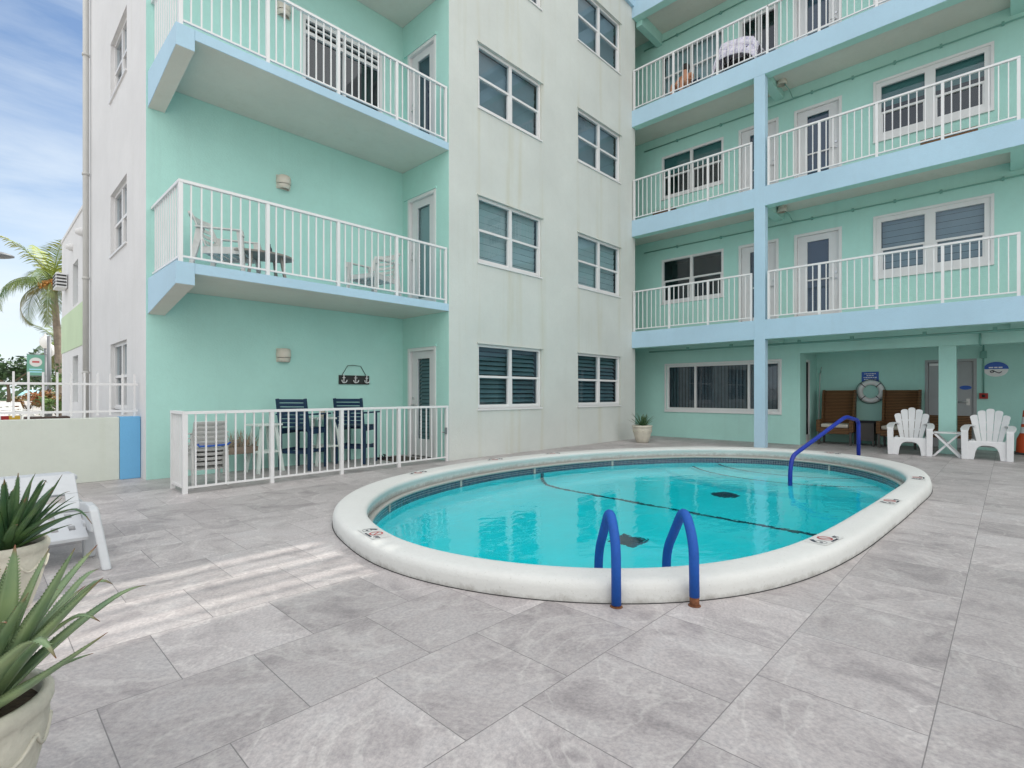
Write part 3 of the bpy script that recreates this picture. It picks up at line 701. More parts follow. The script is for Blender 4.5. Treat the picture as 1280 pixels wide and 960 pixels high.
# --- left balconies
for k,zt in enumerate((2.80,5.67,8.54)):
    mb=MB();mb.box(1.905,5.897,7.225,8.648,zt-.127,zt)
    o=part(mb,'balcony',M['blue'])
    mb=MB();mb.box(1.91,5.895,7.235,8.645,zt-.131,zt-.1275);part(mb,'soffit',M['soffit'],o)
    mb=MB();b0,b1=(.27,.49)
    mb.hexa([(1.70,7.225,zt-b0),(1.902,7.225,zt-b0),(1.902,8.648,zt-b1),(1.70,8.648,zt-b1),(1.70,7.225,zt),(1.902,7.225,zt),(1.902,8.648,zt),(1.70,8.648,zt)])
    part(mb,'bracket',M['blue'],o)
    mb=MB();mb.hexa([(1.705,7.23,zt-b0-.004),(1.90,7.23,zt-b0-.004),(1.90,8.645,zt-b1-.004),(1.705,8.645,zt-b1-.004),(1.705,7.23,zt-b0-.001),(1.90,7.23,zt-b0-.001),(1.90,8.645,zt-b1-.001),(1.705,8.645,zt-b1-.001)])
    part(mb,'soffit',M['soffit'],o)
    railing((1.76,7.27),(5.86,7.27),zt,1.0,4,bld)
    railing((1.76,7.27),(1.76,8.62),zt,1.0,1,bld,first=False,last=False)
# roofs and parapets (close the volumes, cast the courtyard's shade)
mb=MB();mb.box(1.60,12.3,7.15,13.95,11.41,11.6);part(mb,'roof',M['blue'])
mb=MB();mb.box(1.68,13.4,13.7,13.85,0,11.4);mb.box(1.69,12.2,8.7,13.69,12.1,12.28);part(mb,'rear_wall',M['white_clean'])
# --- right wing galleries
zs=[2.83,5.77,8.67,11.55];yE=-8.0
for k,zt in enumerate(zs):
    mb=MB();mb.box(12.10,12.32,yE,7.222,zt-.425,zt)      # edge beam
    o=part(mb,'gallery_edge',M['blue'])
    mb=MB();mb.box(12.323,13.447,yE,9.19,zt-.25,zt-.005);part(mb,'gallery_slab',M['soffit'],o)
    mb=MB();mb.box(12.105,12.33,yE,7.215,zt-.4285,zt-.426);mb.box(12.321,12.345,yE,7.22,zt-.42,zt-.252);part(mb,'beam_lining',M['teal'],o)
    for yb_ in (4.0,-.1,-4.1):
        mb=MB();mb.box(12.347,13.446,yb_-.1,yb_+.1,zt-.42,zt-.253);part(mb,'cross_beam',M['teal'],o)
    if k==3:
        mb=MB();mb.box(12.325,13.446,7.05,7.221,zt-.56,zt-.253);part(mb,'cross_beam',M['teal'],o)
    if k<3:
        railing((12.14,7.17),(12.14,4.20 if k<2 else 3.86),zt,1.07,3,bld,gap=.125)
        railing((12.14,3.83),(12.14,-.10),zt,1.07,4,bld,gap=.122,first=k<2)
        railing((12.14,-.40),(12.14,-4.0),zt,1.07,4,bld,gap=.125)
for yc in (4.015,-4.2):
    mb=MB();mb.box(12.096,12.30,yc-.115,yc+.115,0,8.24);o=part(mb,'column',M['blue'],bevel=.006)
holesG=[]
for k,zb in enumerate(zs[:3]):
    wz=[(3.72,4.95),(6.65,7.84),(9.42,10.66)][k];dz=[4.92,7.84,10.62][k]
    holesG+=[(5.34,7.08,*wz),(2.72,3.67,zb,dz),(.27,2.08,*wz),(-2.1,-.5,*wz),(-3.6,-2.7,zb,dz)]
    holesG+=[(4.03,4.95,zb,dz)]
holesG+=[(4.0,6.93,.77,1.98)]
mb=MB();wallgrid(mb,RW,3.557,9.2,0,2.83,[h for h in holesG if h[3]<2.5],.1)
wallgrid(mb,RW,yE,9.2,2.83,12.09,[h for h in holesG if h[2]>2.5],.1)
part(mb,'wall',M['teal'])
for k,zb in enumerate(zs[:3]):
    wz=[(3.72,4.95),(6.65,7.84),(9.42,10.66)][k];dz=[4.92,7.84,10.62][k]
    window(RW,5.34,7.08,*wz,2,['none','shade','blind'][k],dep=.07,fw=.06)
    window(RW,.27,2.08,*wz,2,['mid','shade','mid'][k],dep=.07,fw=.09,casing=.05,split=.45)
    window(RW,-2.1,-.5,*wz,2,'blind',dep=.07,fw=.06)
    door(RW,2.72,3.67,zb,dz,hinge_at=1);door(RW,-3.6,-2.7,zb,dz)
    if k<2:door(RW,4.03,4.95,zb,dz,hinge_at=1)
    else:window(RW,4.03,4.95,zb+.01,dz,2,'none',fw=.07,hung=False)
window(RW,4.0,6.93,.77,1.98,3,'drape',fw=.05,hung=False,widths=[.24,.49,.27],casing=.05)
# covered terrace
SS=PL((0,3.557,0),(1,0,0),(0,-1,0))
mb=MB();wallgrid(mb,SS,13.45,14.9,0,2.6,[(13.95,14.32,0,2.02)],.1);wallgrid(mb,DW,yE,3.557,0,2.6,[(.57,1.34,0,1.90)],.1);part(mb,'wall',M['teal'])
mb=MB();mb.box(12.1,15.5,yE-.15,yE-.002,0,12.1);part(mb,'light_block_wall',M['teal'])  # added out of view to block light from the open end of the terrace
mb=MB();mb.box(13.44,15.5,yE,3.6,2.362,2.56);part(mb,'terrace_ceiling',M['teal'])
mb=MB();mb.box(13.43,13.70,yE,3.556,2.15,2.36);part(mb,'beam',M['teal'])
for yc in (.905,-3.2):
    mb=MB();mb.box(13.42,13.69,yc-.135,yc+.135,0,2.149);part(mb,'column',M['teal'],bevel=.006)
# narrow side door with dark glass
mb=MB()
for a in ((13.95,13.99,0,2.02),(14.28,14.32,0,2.02),(13.99,14.28,1.97,2.02),(13.99,14.28,0,.2)):pbox(mb,SS,*a,-.06,-.01)
o=part(mb,'door',M['frame']);mb=MB();mb.face([SS.p(13.99,.2,-.04),SS.p(14.28,.2,-.04),SS.p(14.28,1.97,-.04),SS.p(13.99,1.97,-.04)]);part(mb,'pane',M['black_cloth'],o)
# steel service door
mb=MB()
for a in ((.52,.575,0,1.95),(1.335,1.39,0,1.95),(.575,1.335,1.895,1.95)):pbox(mb,DW,*a,-.08,.015)
o=part(mb,'service_door',M['steel_door'])
mb=MB();pbox(mb,DW,.58,1.33,.01,1.89,-.06,-.02);part(mb,'leaf',M['steel_door'],o)
mb=MB();pbox(mb,DW,.60,1.31,.22,.72,-.019,-.014);part(mb,'kick_plate',M['wicker'],o)
mb=MB();c=DW.p(.70,1.33,-.018);n=20
mb.prism([(.10*math.cos(2*math.pi*i/n),.045*math.sin(2*math.pi*i/n)) for i in range(n)],lambda p:DW.p(.70+p[0],1.33+p[1],-.019),lambda p:DW.p(.70+p[0],1.33+p[1],-.008));part(mb,'name_plate',M['signblue'],o)
mb=MB();mb.tube([DW.p(.66,1.02,-.02),DW.p(.66,1.02,.04)],.014,8);mb.tube([DW.p(.66,1.02,.035),DW.p(.82,1.02,.035)],.011,8);pbox(mb,DW,.63,.69,.95,1.09,-.0195,-.012);part(mb,'handle',M['metal'],o)
mb=MB();pbox(mb,DW,.95,1.31,1.82,1.87,-.0,.03);part(mb,'door_closer',M['reflective'],o)
# right wing body
mb=MB();mb.box(15.05,22,yE,13.8,0,12.1);mb.box(13.46,15.04,yE,13.8,12.1,12.3);part(mb,'rear_wall',M['white_clean'])
mb=MB();mb.box(12.10,22.2,yE,9.18,11.97,12.13);part(mb,'roof',M['blue'])
# downpipe on the street side wall
mb=MB();mb.tube([(1.60,13.45,0),(1.60,13.45,12)],.05,10)
for zz in (1.6,3.5,5.6,8):mb.lathe([(.062,0),(.062,.05)],(1.60,13.45,zz),12)
part(mb,'downpipe',M['pipe'])
# conduits on the gallery walls
for k,zc in enumerate((5.24,8.15,11.05)):
    mb=MB();mb.tube([(13.41,7.6,zc),(13.41,-7,zc-.02)],.014,6)
    for yb_ in (6.6,5.4,4.5,3.3,2.5,1.75,1.0,.1,-1):
        mb.box(13.395,13.449,yb_-.02,yb_+.02,zc-.035,zc+.03)
    mb.tube([(12.98,3.75,zc+.18),(13.2,3.72,zc+.14),(13.39,3.7,zc+.02),(13.41,3.55,zc)],.010,6)
    part(mb,'conduit',M['conduit'])
mb=MB();mb.tube([(12.8,7.1,2.33),(12.8,-7,2.33)],.022,8)
for yb_ in (6,4.9,3.4,2.4,1.2,.2):mb.box(12.77,12.83,yb_-.03,yb_+.03,2.33,2.40)
part(mb,'conduit',M['conduit'])
mb=MB();mb.tube([(13.35,.42,2.40),(13.35,.42,2.16),(13.38,.40,2.12)],.02,8);part(mb,'conduit',M['conduit'])
mb=MB();mb.tube([(14.87,.41,2.36),(14.87,.41,1.2)],.012,6);mb.box(14.83,14.899,.36,.46,1.95,2.1);part(mb,'conduit',M['conduit'])
# unseen sun blocker added above the gallery edge, its slits shape the sun streaks
mb=MB()
mb.box(12.15,12.25,yE,3.02,12.135,15.6);mb.box(12.15,12.25,4.12,9.1,12.135,15.6);mb.box(12.15,12.25,3.02,4.12,14.6,15.6)
for a,b in ((3.02,3.09),(3.14,3.26),(3.33,3.44),(3.475,3.62),(3.70,3.80),(3.84,3.97),(4.04,4.12)):mb.box(12.15,12.25,a,b,12.135,14.6)
part(mb,'sun_streak_blocker',M['white_clean'])
# ------------------------------------------------------------------ boundary wall and fence
bw=empty('boundary_wall',(-1,9.05,0),0,'low grey-white rendered wall with bright blue end pier beside the street side of the building','wall',world=True)
mb=MB();mb.box(-6,1.435,8.97,9.15,0,.87);mb.build('wall',M['fence_wall'],bw,bevel=.008)
mb=MB();mb.box(1.437,1.675,8.955,9.155,0,.875);mb.build('pier',M['pillar_blue'],bw,bevel=.006)
mf=empty('metal_fence',(-1,9.06,.87),0,'white metal fence with spiked uprights standing on the low grey-white wall','fence',world=True)
mb=MB();mb.bar((-6,9.06,1.33),(1.66,9.06,1.33),.025,.03);mb.bar((-6,9.06,.955),(1.66,9.06,.955),.025,.03);mb.build('rail',M['rail'],mf)
x=1.62
while x>-5:
    mb=MB();mb.bar((x,9.06,.90 if round((1.62-x)/.139)%4 else .87),(x,9.06,1.48),.022,.022,(0,1,0));mb.build('upright',M['rail'],mf);x-=.139
# enclosure in front of the ground floor recess
en=empty('patio_fence',(3.8,7.12,0),0,'waist-high white aluminium fence closing the ground floor recess under the balcony','fence',world=True)
railing((1.77,7.12),(5.86,7.24),0,.985,4,en,gap=.12,w=.05)
railing((1.77,7.12),(1.77,7.66),0,.985,1,en,gap=.09,first=False)
mb=MB();mb.box(5.80,5.84,7.20,7.215,.48,.60);mb.tube([(5.79,7.20,.52),(5.74,7.20,.52)],.01,6);mb.build('latch',M['lampgrey'],en)
# ------------------------------------------------------------------ sconces
def sconce(z,label):
    r=empty('wall_sconce',(3.56,8.65,z),0,label,'wall lamp','barrel sconces on the recess wall')
    mb=MB();n=16
    prof=[(.075,-.12),(.095,-.10),(.10,-.055)];prof2=[(.10,-.045),(.108,.0),(.10,.08),(.07,.10)]
    for pr in (prof,prof2):
        rings=[[mb.bm.verts.new((rr*1.1*math.cos(math.pi*k/n),-.012-rr*1.25*math.sin(math.pi*k/n),zz)) for k in range(n+1)] for rr,zz in pr]
        for a,b in zip(rings,rings[1:]):
            for k in range(n):
                f=mb.bm.faces.new((a[k],a[k+1],b[k+1],b[k]));f.smooth=True
    mb.build('shade',M['cream'],r)
    mb=MB();mb.box(-.11,.11,-.012,-.001,-.12,.10);mb.build('back_plate',M['cream'],r)
    mb=MB();mb.box(-.09,.09,-.10,-.013,-.052,-.048);mb.build('divider',M['slot'],r)
sconce(1.84,'cream barrel sconce on the teal wall over the fenced ground floor patio')
sconce(4.68,'cream barrel sconce on the teal wall of the middle balcony')
sconce(7.52,'cream barrel sconce on the upper balcony wall, left of the sliding glass door')
# ------------------------------------------------------------------ hook board
hb=empty('hook_board',(4.84,8.648,1.45),0,'black board with three white anchor hooks hung by a cord on the teal wall','hook rack')
mb=MB();mb.box(-.30,.30,-.025,-.004,-.08,.08);mb.build('board',M['black'],hb)
mb=MB();mb.tube([(-.24,-.012,.08),(-.13,-.012,.255),(0,-.012,.262),(.13,-.012,.255),(.24,-.012,.08)],.006,6);mb.build('cord',M['cord'],hb)
for x in (-.22,.01,.235):
    mb=MB();mb.tube([(x,-.045,.065),(x,-.045,-.05)],.009,8);mb.tube([(x-.03,-.045,.035),(x+.03,-.045,.035)],.007,8)
    mb.tube([(x+.05*math.cos(a),-.045-.02*abs(math.cos(a)),-.005+.05*math.sin(a)) for a in [R(d) for d in range(180,361,20)]],.009,8)
    mb.tube([(x+.013*math.cos(a),-.045,.078+.013*math.sin(a)) for a in [R(d) for d in range(0,361,30)]],.004,6)
    mb.box(x-.006,x+.006,-.045,-.024,-.02,.02)
    mb.build('anchor_hook',M['reflective'],hb)
# ------------------------------------------------------------------ resin arm chair (also stacked)
def arm_chair():
    r=empty('resin_chair',(0,0,0),0,'x','chair')
    m=M['resin_old']
    mb=MB()
    for i in range(6):                                       # seat slats front to back
        y=-.22+i*.078;mb.box(-.23,.23,y,y+.066,.36-.012*i-.018,.36-.012*i)
    mb.box(-.25,-.225,-.23,.25,.27,.36);mb.box(.225,.25,-.23,.25,.27,.36);mb.box(-.25,.25,-.245,-.222,.29,.365)
    mb.build('seat',m,r,bevel=.004)
    mb=MB()                                                  # curved reclined back with level slots
    n=12
    def bp(t,z):                                             # t -1..1
        return V((.27*t*(1-.12*(z-.36)),.24+(z-.36)*.42-.07*(t*t)+.0,z))
    rows=[(.36,.42),(.455,.505),(.54,.59),(.625,.675),(.71,.80)]
    for z0,z1 in rows:
        for k in range(n):
            t0=-1+2*k/n;t1=-1+2*(k+1)/n
            a,b,c,d=bp(t0,z0),bp(t1,z0),bp(t1,z1),bp(t0,z1);o=V((0,.016,0))
            mb.hexa([a,b,b+o,a+o,d,c,c+o,d+o])
    for k in range(n):                                       # rolled top rim
        t0=-1+2*k/n;t1=-1+2*(k+1)/n;a,b,c,d=bp(t0,.775),bp(t1,.775),bp(t1,.808),bp(t0,.808);o=V((0,.045,-.006))
        mb.hexa([a,b,b+o,a+o,d,c,c+o,d+o])
    for s in (-1,1):
        for z0,z1 in zip([q[1] for q in rows],[q[0] for q in rows[1:]]):
            a,b,c,d=bp(s*.8,z0-.002),bp(s*1.0,z0-.002),bp(s*1.0,z1+.002),bp(s*.8,z1+.002);o=V((0,.014,0))
            mb.hexa([a,b,b+o,a+o,d,c,c+o,d+o])
    mb.build('backrest',m,r)
    for s in (-1,1):
        mb=MB();mb.bar((s*.29,-.26,.56),(s*.28,.30,.60),.055,.022);mb.bar((s*.29,-.26,.57),(s*.30,-.29,.48),.055,.02,(0,1,0));mb.build('armrest',m,r,bevel=.006)
        mb=MB();mb.hexa([(s*.27-.018,-.30,0),(s*.27+.018,-.30,0),(s*.27+.018,-.26,0),(s*.27-.018,-.26,0),(s*.28-.02,-.28,.55),(s*.28+.02,-.28,.55),(s*.28+.02,-.20,.55),(s*.28-.02,-.20,.55)]);mb.build('leg',m,r,bevel=.004)
        mb=MB();mb.hexa([(s*.27-.018,.36,0),(s*.27+.018,.36,0),(s*.27+.018,.40,0),(s*.27-.018,.40,0),(s*.26-.02,.20,.58),(s*.26+.02,.20,.58),(s*.26+.02,.30,.58),(s*.26-.02,.30,.58)]);mb.build('leg',m,r,bevel=.004)
    return r
ac=arm_chair();G='white resin armchairs stacked in the fenced patio'
names=['lowest','second from the bottom','middle','second from the top','topmost']
for i,nm in enumerate(names):
    o=ac if i==0 else copy_tree(ac)
    place(o,(2.16,7.72,i*.062),R(176),f'aged white resin armchair, {nm} of the stack inside the patio fence',G,.74)
for z,(x,y,rz,lab) in ((2.80,(2.50,7.86,R(50),'white resin armchair at the left end of the middle balcony, beside the oval table')),(2.80,(4.72,7.80,R(-70),'white resin armchair at the right end of the middle balcony, near the door'))):
    o=copy_tree(ac);place(o,(x,y,z),rz,lab,'white resin armchairs on the middle balcony',1.05)
# blue strap across the stack
mb=MB();mb.tube([(1.98,7.405,.56),(2.0,7.39,.53),(2.15,7.38,.53),(2.32,7.39,.535),(2.36,7.40,.56)],.013,8);tag(mb.build('strap',M['signblue']),'blue strap lying across the front of the stacked resin chairs','strap')
# oval balcony table + bottle
t=empty('oval_table',(2.86,7.62,2.80),0,'low oval table with grey-brown top between the balcony chairs','table')
mb=MB();n=32;mb.prism([(.42*math.cos(2*math.pi*i/n),.27*math.sin(2*math.pi*i/n)) for i in range(n)],lambda p:V((*p,.33)),lambda p:V((*p,.36)));mb.build('tabletop',M['tabletop'],t,bevel=.006)
for a,b in ((-.25,-.15),(.25,-.15),(-.25,.15),(.25,.15)):
    mb=MB();mb.bar((a,b,0),(a*.8,b*.8,.33),.035,.035);mb.build('leg',M['tabletop'],t)
mb=MB();mb.lathe([(.0,0),(.028,0),(.03,.10),(.012,.14),(.011,.17),(0,.17)],(2.95,7.62,3.161),14,False);tag(mb.build('bottle',M['ink']),'small dark bottle standing on the oval balcony table','bottle')
# ------------------------------------------------------------------ tall blue bar chairs
def bar_chair():
    r=empty('bar_chair',(0,0,0),0,'x','bar chair');m=M['bluewood']
    for s in (-1,1):
        mb=MB();mb.bar((s*.25,-.24,0),(s*.25,-.24,.86),.045,.045);mb.build('leg',m,r,bevel=.003)
        mb=MB();mb.bar((s*.25,.24,0),(s*.25,.24,.62),.045,.045);mb.bar((s*.235,.24,.60),(s*.235,.34,1.12),.045,.04);mb.build('leg',m,r,bevel=.003)
        mb=MB();mb.bar((s*.26,-.34,.875),(s*.255,.30,.875),.07,.025);mb.build('armrest',m,r,bevel=.004)
        mb=MB();mb.bar((s*.25,-.22,.30),(s*.25,.22,.30),.022,.05);mb.bar((s*.25,-.22,.60),(s*.25,.22,.60),.022,.07);mb.build('side_rail',m,r)
    mb=MB()
    for i in range(6):mb.box(-.235,.235,-.25+i*.082,-.25+i*.082+.072,.635,.657)
    mb.box(-.22,.22,-.262,-.24,.57,.64);mb.build('seat',m,r,bevel=.003)
    mb=MB()
    for i in range(7):
        z=.69+i*.062;y=.25+(z-.6)*.19
        mb.hexa([(-.213,y,z),(.213,y,z),(.213,y+.018,z),(-.213,y+.018,z),(-.213,y+.011,z+.052),(.213,y+.011,z+.052),(.213,y+.029,z+.052),(-.213,y+.029,z+.052)])
    mb.build('backrest',m,r,bevel=.002)
    mb=MB();mb.box(-.228,.228,-.25,-.228,.24,.30);mb.build('footrest',m,r,bevel=.003)
    mb=MB();mb.box(-.228,.228,.228,.25,.26,.31);mb.build('back_rail',m,r,bevel=.003)
    return r
bc=bar_chair();G='navy slatted bar chairs inside the patio fence'
place(bc,(3.70,8.20,0),R(124),'navy slatted bar chair nearer the stacked resin chairs, beside the white stool',G)
o=copy_tree(bc);place(o,(4.66,8.24,0),R(126),'navy slatted bar chair below the anchor hook board',G)
# ------------------------------------------------------------------ white A-frame stool / table
def aframe(w,label,loc,rz,name,cat,h=.74):
    r=empty(name,loc,rz,label,cat);m=M['whitewood']
    mb=MB();mb.box(-w/2,w/2,-.17,.17,h-.03,h);mb.build('top',m,r,bevel=.004)
    for s in (-1,1):
        for q in (-1,1):
            mb=MB();mb.bar((s*(w/2+.0),q*.17,0),(s*(w/2-.09),q*.11,h-.03),.05,.03,(0,1,0));mb.build('leg',m,r,bevel=.002)
    mb=MB();mb.box(-w/2+.04,w/2-.04,-.155,.155,.30,.33);mb.build('shelf',m,r)
    return r
aframe(.40,'white A-frame wooden stool left of the navy bar chairs',(3.12,8.26,0),R(10),'wooden_stool','stool')
aframe(.46,'white A-frame bar table standing between the two navy bar chairs',(4.16,8.40,0),R(0),'bar_table','table',.80)
mb=MB();mb.lathe([(0,0),(.045,0),(.05,.02),(.05,.10),(.035,.12),(0,.12)],(4.1,8.38,.801),16,False);tag(mb.build('jar',M['cushion']),'small pale jar standing on the white bar table','jar')
# ------------------------------------------------------------------ trough with dried grass
tr=empty('plant_trough',(2.80,8.36,0),0,'slim brown planter trough on thin legs behind the patio fence','planter')
mb=MB();mb.box(-.22,.24,-.10,.10,.30,.40);mb.build('trough',M['trunk'],tr,bevel=.004)
for a in (-.2,.22):
    for b in (-.08,.08):mb=MB();mb.bar((a,b,0),(a,b,.30),.02,.02);mb.build('leg',M['resin_old'],tr)
mb=MB()
for i in range(160):
    x=random.uniform(-.21,.23);y=random.uniform(-.08,.08);hh=random.uniform(.06,.30)*(1-abs(x)/.6);dx,dy=random.uniform(-.08,.08),random.uniform(-.05,.05)
    a=V((x,y,.40));b=V((x+dx*.5,y+dy*.5,.40+hh*.6));c=V((x+dx,y+dy,.40+hh));w_=.004
    mb.face([a+V((-w_,0,0)),a+V((w_,0,0)),b+V((w_,0,0)),b+V((-w_,0,0))]);mb.face([b+V((-w_,0,0)),b+V((w_,0,0)),c])
for i in range(40):
    x=random.uniform(-.21,.23);y=random.uniform(-.09,.09);mb.lathe([(0,-.012),(.018,0),(0,.014)],(x,y,.42+random.random()*.03),6,False)
o=mb.build('dried_grass',leafmat('dried_grass',(.20,.22,.20),(.35,.25,.15),(.45,.28,.15),30));o.location=(2.80,8.36,0);tag(o,'wispy grey-brown dried grass growing in the slim trough','plant')
# door mat with shoes
mb=MB();mb.box(-.38,.38,-.28,.28,0.001,.014);o=mb.build('doormat',M['mat']);o.location=(5.42,8.05,0);o.rotation_euler=(0,0,R(90));tag(o,'dark brown mottled doormat in front of the ground floor recess door','doormat')
for k,(x,y) in enumerate(((5.18,8.22),(5.30,8.28))):
    mb=MB();n=16;mb.prism([(.045*math.cos(2*math.pi*i/n)*(1+.15*math.sin(2*math.pi*i/n)),.13*math.sin(2*math.pi*i/n)) for i in range(n)],lambda p:V((*p,0)),lambda p:V((p[0],p[1],.02)))
    mb.tube([(-.045,.02,.02),(-.02,.05,.06),(0,.07,.065),(.02,.05,.06),(.045,.02,.02)],.010,6)
    o=mb.build('sandal',M['black_cloth']);o.location=(x,y,.015);o.rotation_euler=(0,0,R(20+15*k));tag(o,'black sandal lying at the edge of the doormat, one of a pair','sandal','black sandals on the doormat')
# ------------------------------------------------------------------ Adirondack chairs
def adirondack():
    r=empty('adirondack_chair',(0,0,0),0,'x','chair');m=M['resin']
    # front panel with arched opening
    mb=MB();pts=[(-.27,0),(-.17,.0),(-.15,.14),(-.125,.21),(-.09,.245),(-.04,.26),(.04,.26),(.09,.245),(.125,.21),(.15,.14),(.17,0),(.27,0),(.265,.33),(-.265,.33)]
    pts=[(x*1.05,z*1.0) for x,z in pts]
    mb.prism(pts,lambda p:V((p[0],-.27,p[1])),lambda p:V((p[0]*.99,-.235,p[1])));mb.build('front_apron',m,r,bevel=.008)
    mb=MB()                                                  # seat slats sloping back
    for i in range(6):
        y0=-.262+i*.083;z0=.345-.018*i-.004*i;mb.hexa([(-.24,y0,z0-.02),(.24,y0,z0-.02),(.24,y0+.073,z0-.036),(-.24,y0+.073,z0-.036),(-.24,y0,z0),(.24,y0,z0),(.24,y0+.073,z0-.016),(-.24,y0+.073,z0-.016)])
    mb.build('seat',m,r,bevel=.003)
    # fan back: five tapering slats with a rounded top, joined by cross bands
    def P(x,z,d=0):
        return V((x,.20+(z-.24)*.36+.05*(x/.25)**2*-1+d,z))
    tops=[.795,.88,.915,.88,.795]
    mb=MB()
    for i in range(5):
        xb0,xb1=-.167+i*.067,-.167+i*.067+.060
        xt0,xt1=-.320+i*.128,-.320+i*.128+.120
        t=tops[i];n=8;k1=.86 if i==0 else 1;k2=.86 if i==4 else 1
        L0=[(xb0,.25),(xb1,.25)];zr=[.25,.40,.55,.70,.80]
        def xl(z,s):f=(z-.25)/(.90-.25);return (xb0+(xt0-xb0)*f) if s==0 else (xb1+(xt1-xb1)*f)
        levels=[.25,.38,.52,.66,t-.045]
        for z0,z1 in zip(levels,levels[1:]):
            a,b,c,d=P(xl(z0,0),z0),P(xl(z0,1),z0),P(xl(z1,1),z1),P(xl(z1,0),z1);o_=V((0,.018,0))
            mb.hexa([a,b,b+o_,a+o_,d,c,c+o_,d+o_])
        z0=t-.045;x0,x1=xl(z0,0),xl(z0,1);xm=(x0+x1)/2;hw=(x1-x0)/2;tilt=(i-2)*-.10
        prev=None;arc=[(xm+hw*math.cos(a),z0+.045*math.sin(a)**.7+tilt*hw*math.cos(a)*.9*(1 if math.sin(a)>.05 else 0)) for a in [math.pi*k/8 for k in range(9)]]
        mb.prism([(q[0],q[1]) for q in arc],lambda p:P(p[0],p[1]),lambda p:P(p[0],p[1],.018))
    mb.build('backrest',m,r)
    mb=MB()
    for z,w_ in ((.27,.17),(.46,.215),(.64,.262)):
        n=8
        for k in range(n):
            x0=-w_+2*w_*k/n;x1=-w_+2*w_*(k+1)/n;a,b,c,d=P(x0,z,.017),P(x1,z,.017),P(x1,z+.035,.017),P(x0,z+.035,.017);o_=V((0,.012,0))
            mb.hexa([a,b,b+o_,a+o_,d,c,c+o_,d+o_])
    mb.build('back_band',m,r)
    for s in (-1,1):
        mb=MB()                                              # arm: broad strip rising from the front post and curling into the back
        path=[(.305,-.30,.52),(.315,-.18,.545),(.315,-.02,.575),(.30,.10,.60),(.265,.20,.605),(.215,.265,.585)]
        wd=[.05,.06,.055,.045,.04,.03]
        for k in range(len(path)-1):
            a,b=V(path[k]),V(path[k+1]);a.x*=s;b.x*=s;wa,wb=wd[k],wd[k+1]
            X=V((1,0,0));Z=V((0,0,.011))
            if k>=3:X=V((.8,.6*s*1,0))
            Xa=V((1,0,0)) if k<=3 else X
            mb.hexa([a-Xa*wa-Z,a+Xa*wa-Z,b+X*wb-Z,b-X*wb-Z,a-Xa*wa+Z,a+Xa*wa+Z,b+X*wb+Z,b-X*wb+Z])
        mb.build('armrest',m,r)
        mb=MB();mb.hexa([(s*.30-.045,-.30,0),(s*.30+.045,-.30,0),(s*.30+.045,-.22,0),(s*.30-.045,-.22,0),(s*.305-.05,-.31,.52),(s*.305+.05,-.31,.52),(s*.305+.045,-.20,.52),(s*.305-.045,-.20,.52)]);mb.build('front_leg',m,r,bevel=.008)
        mb=MB();mb.hexa([(s*.24-.022,.34,0),(s*.24+.022,.34,0),(s*.24+.022,.40,0),(s*.24-.022,.40,0),(s*.235-.022,.14,.34),(s*.235+.022,.14,.34),(s*.235+.022,.24,.34),(s*.235-.022,.24,.34)]);mb.build('rear_leg',m,r,bevel=.004)
    return r
ad=adirondack();G='white Adirondack chairs on the covered terrace'
place(ad,(12.92,1.43,0),R(-87),'white resin Adirondack chair on the left of the white folding table',G)
o=copy_tree(ad);place(o,(12.90,.29,0),R(-93),'white resin Adirondack chair on the right of the folding table, next to the traffic cone',G)
# white folding table
ft=empty('folding_table',(12.93,.87,0),R(-90),'small white resin folding table between the two Adirondack chairs','table')
mb=MB()
for i in range(6):mb.box(-.21,.21,-.20+i*.067,-.20+i*.067+.06,.445,.465)
mb.box(-.21,-.185,-.20,.20,.425,.445);mb.box(.185,.21,-.20,.20,.425,.445);mb.build('tabletop',M['resin'],ft,bevel=.003)
for y in (-.17,.17):
    for s in (-1,1):
        yy=y+s*.016
        mb=MB();mb.bar((s*-.20,yy,0),(s*.17,yy,.43),.035,.02,(0,1,0));mb.build('leg',M['resin'],ft,bevel=.004)
# ------------------------------------------------------------------ wicker wing chairs
def wing_chair():
    r=empty('wicker_wing_chair',(0,0,0),0,'x','armchair');m=M['wicker']
    mb=MB();mb.hexa([(-.30,.24,.30),(.30,.24,.30),(.30,.30,.30),(-.30,.30,.30),(-.31,.33,1.28),(.31,.33,1.28),(.31,.39,1.28),(-.31,.39,1.28)]);mb.build('backrest',m,r,bevel=.012)
    for s in (-1,1):
        mb=MB();mb.hexa([(s*.315-.02,.02,.55),(s*.315+.02,.02,.55),(s*.315+.02,.36,.55),(s*.315-.02,.36,.55),(s*.325-.02,.20,1.29),(s*.325+.02,.20,1.29),(s*.325+.02,.40,1.29),(s*.325-.02,.40,1.29)]);mb.build('wing',m,r,bevel=.01)
        mb=MB();mb.box(s*.33-.04,s*.33+.04,-.34,.32,.30,.58);mb.build('armrest',m,r,bevel=.012)
        for y in (-.30,.28):mb=MB();mb.bar((s*.32,y,0),(s*.32,y,.30),.045,.045);mb.build('leg',M['dark_metal'],r)
    mb=MB();mb.box(-.29,.29,-.35,.30,.26,.40);mb.build('seat',m,r,bevel=.01)
    mb=MB();mb.box(-.28,.28,-.33,.24,.402,.49);mb.build('cushion',M['cushion'],r,bevel=.03)
    return r
wc=wing_chair();G='brown wicker wing chairs against the terrace wall'
place(wc,(14.28,2.98,0),R(-88),'brown wicker wing chair with cream cushion in the terrace corner by the side door',G)
o=copy_tree(wc);place(o,(14.28,1.78,0),R(-92),'brown wicker wing chair with cream cushion partly covering the life ring',G)
st=empty('side_table',(14.35,2.40,0),0,'low dark square side table between the wicker wing chairs','table')
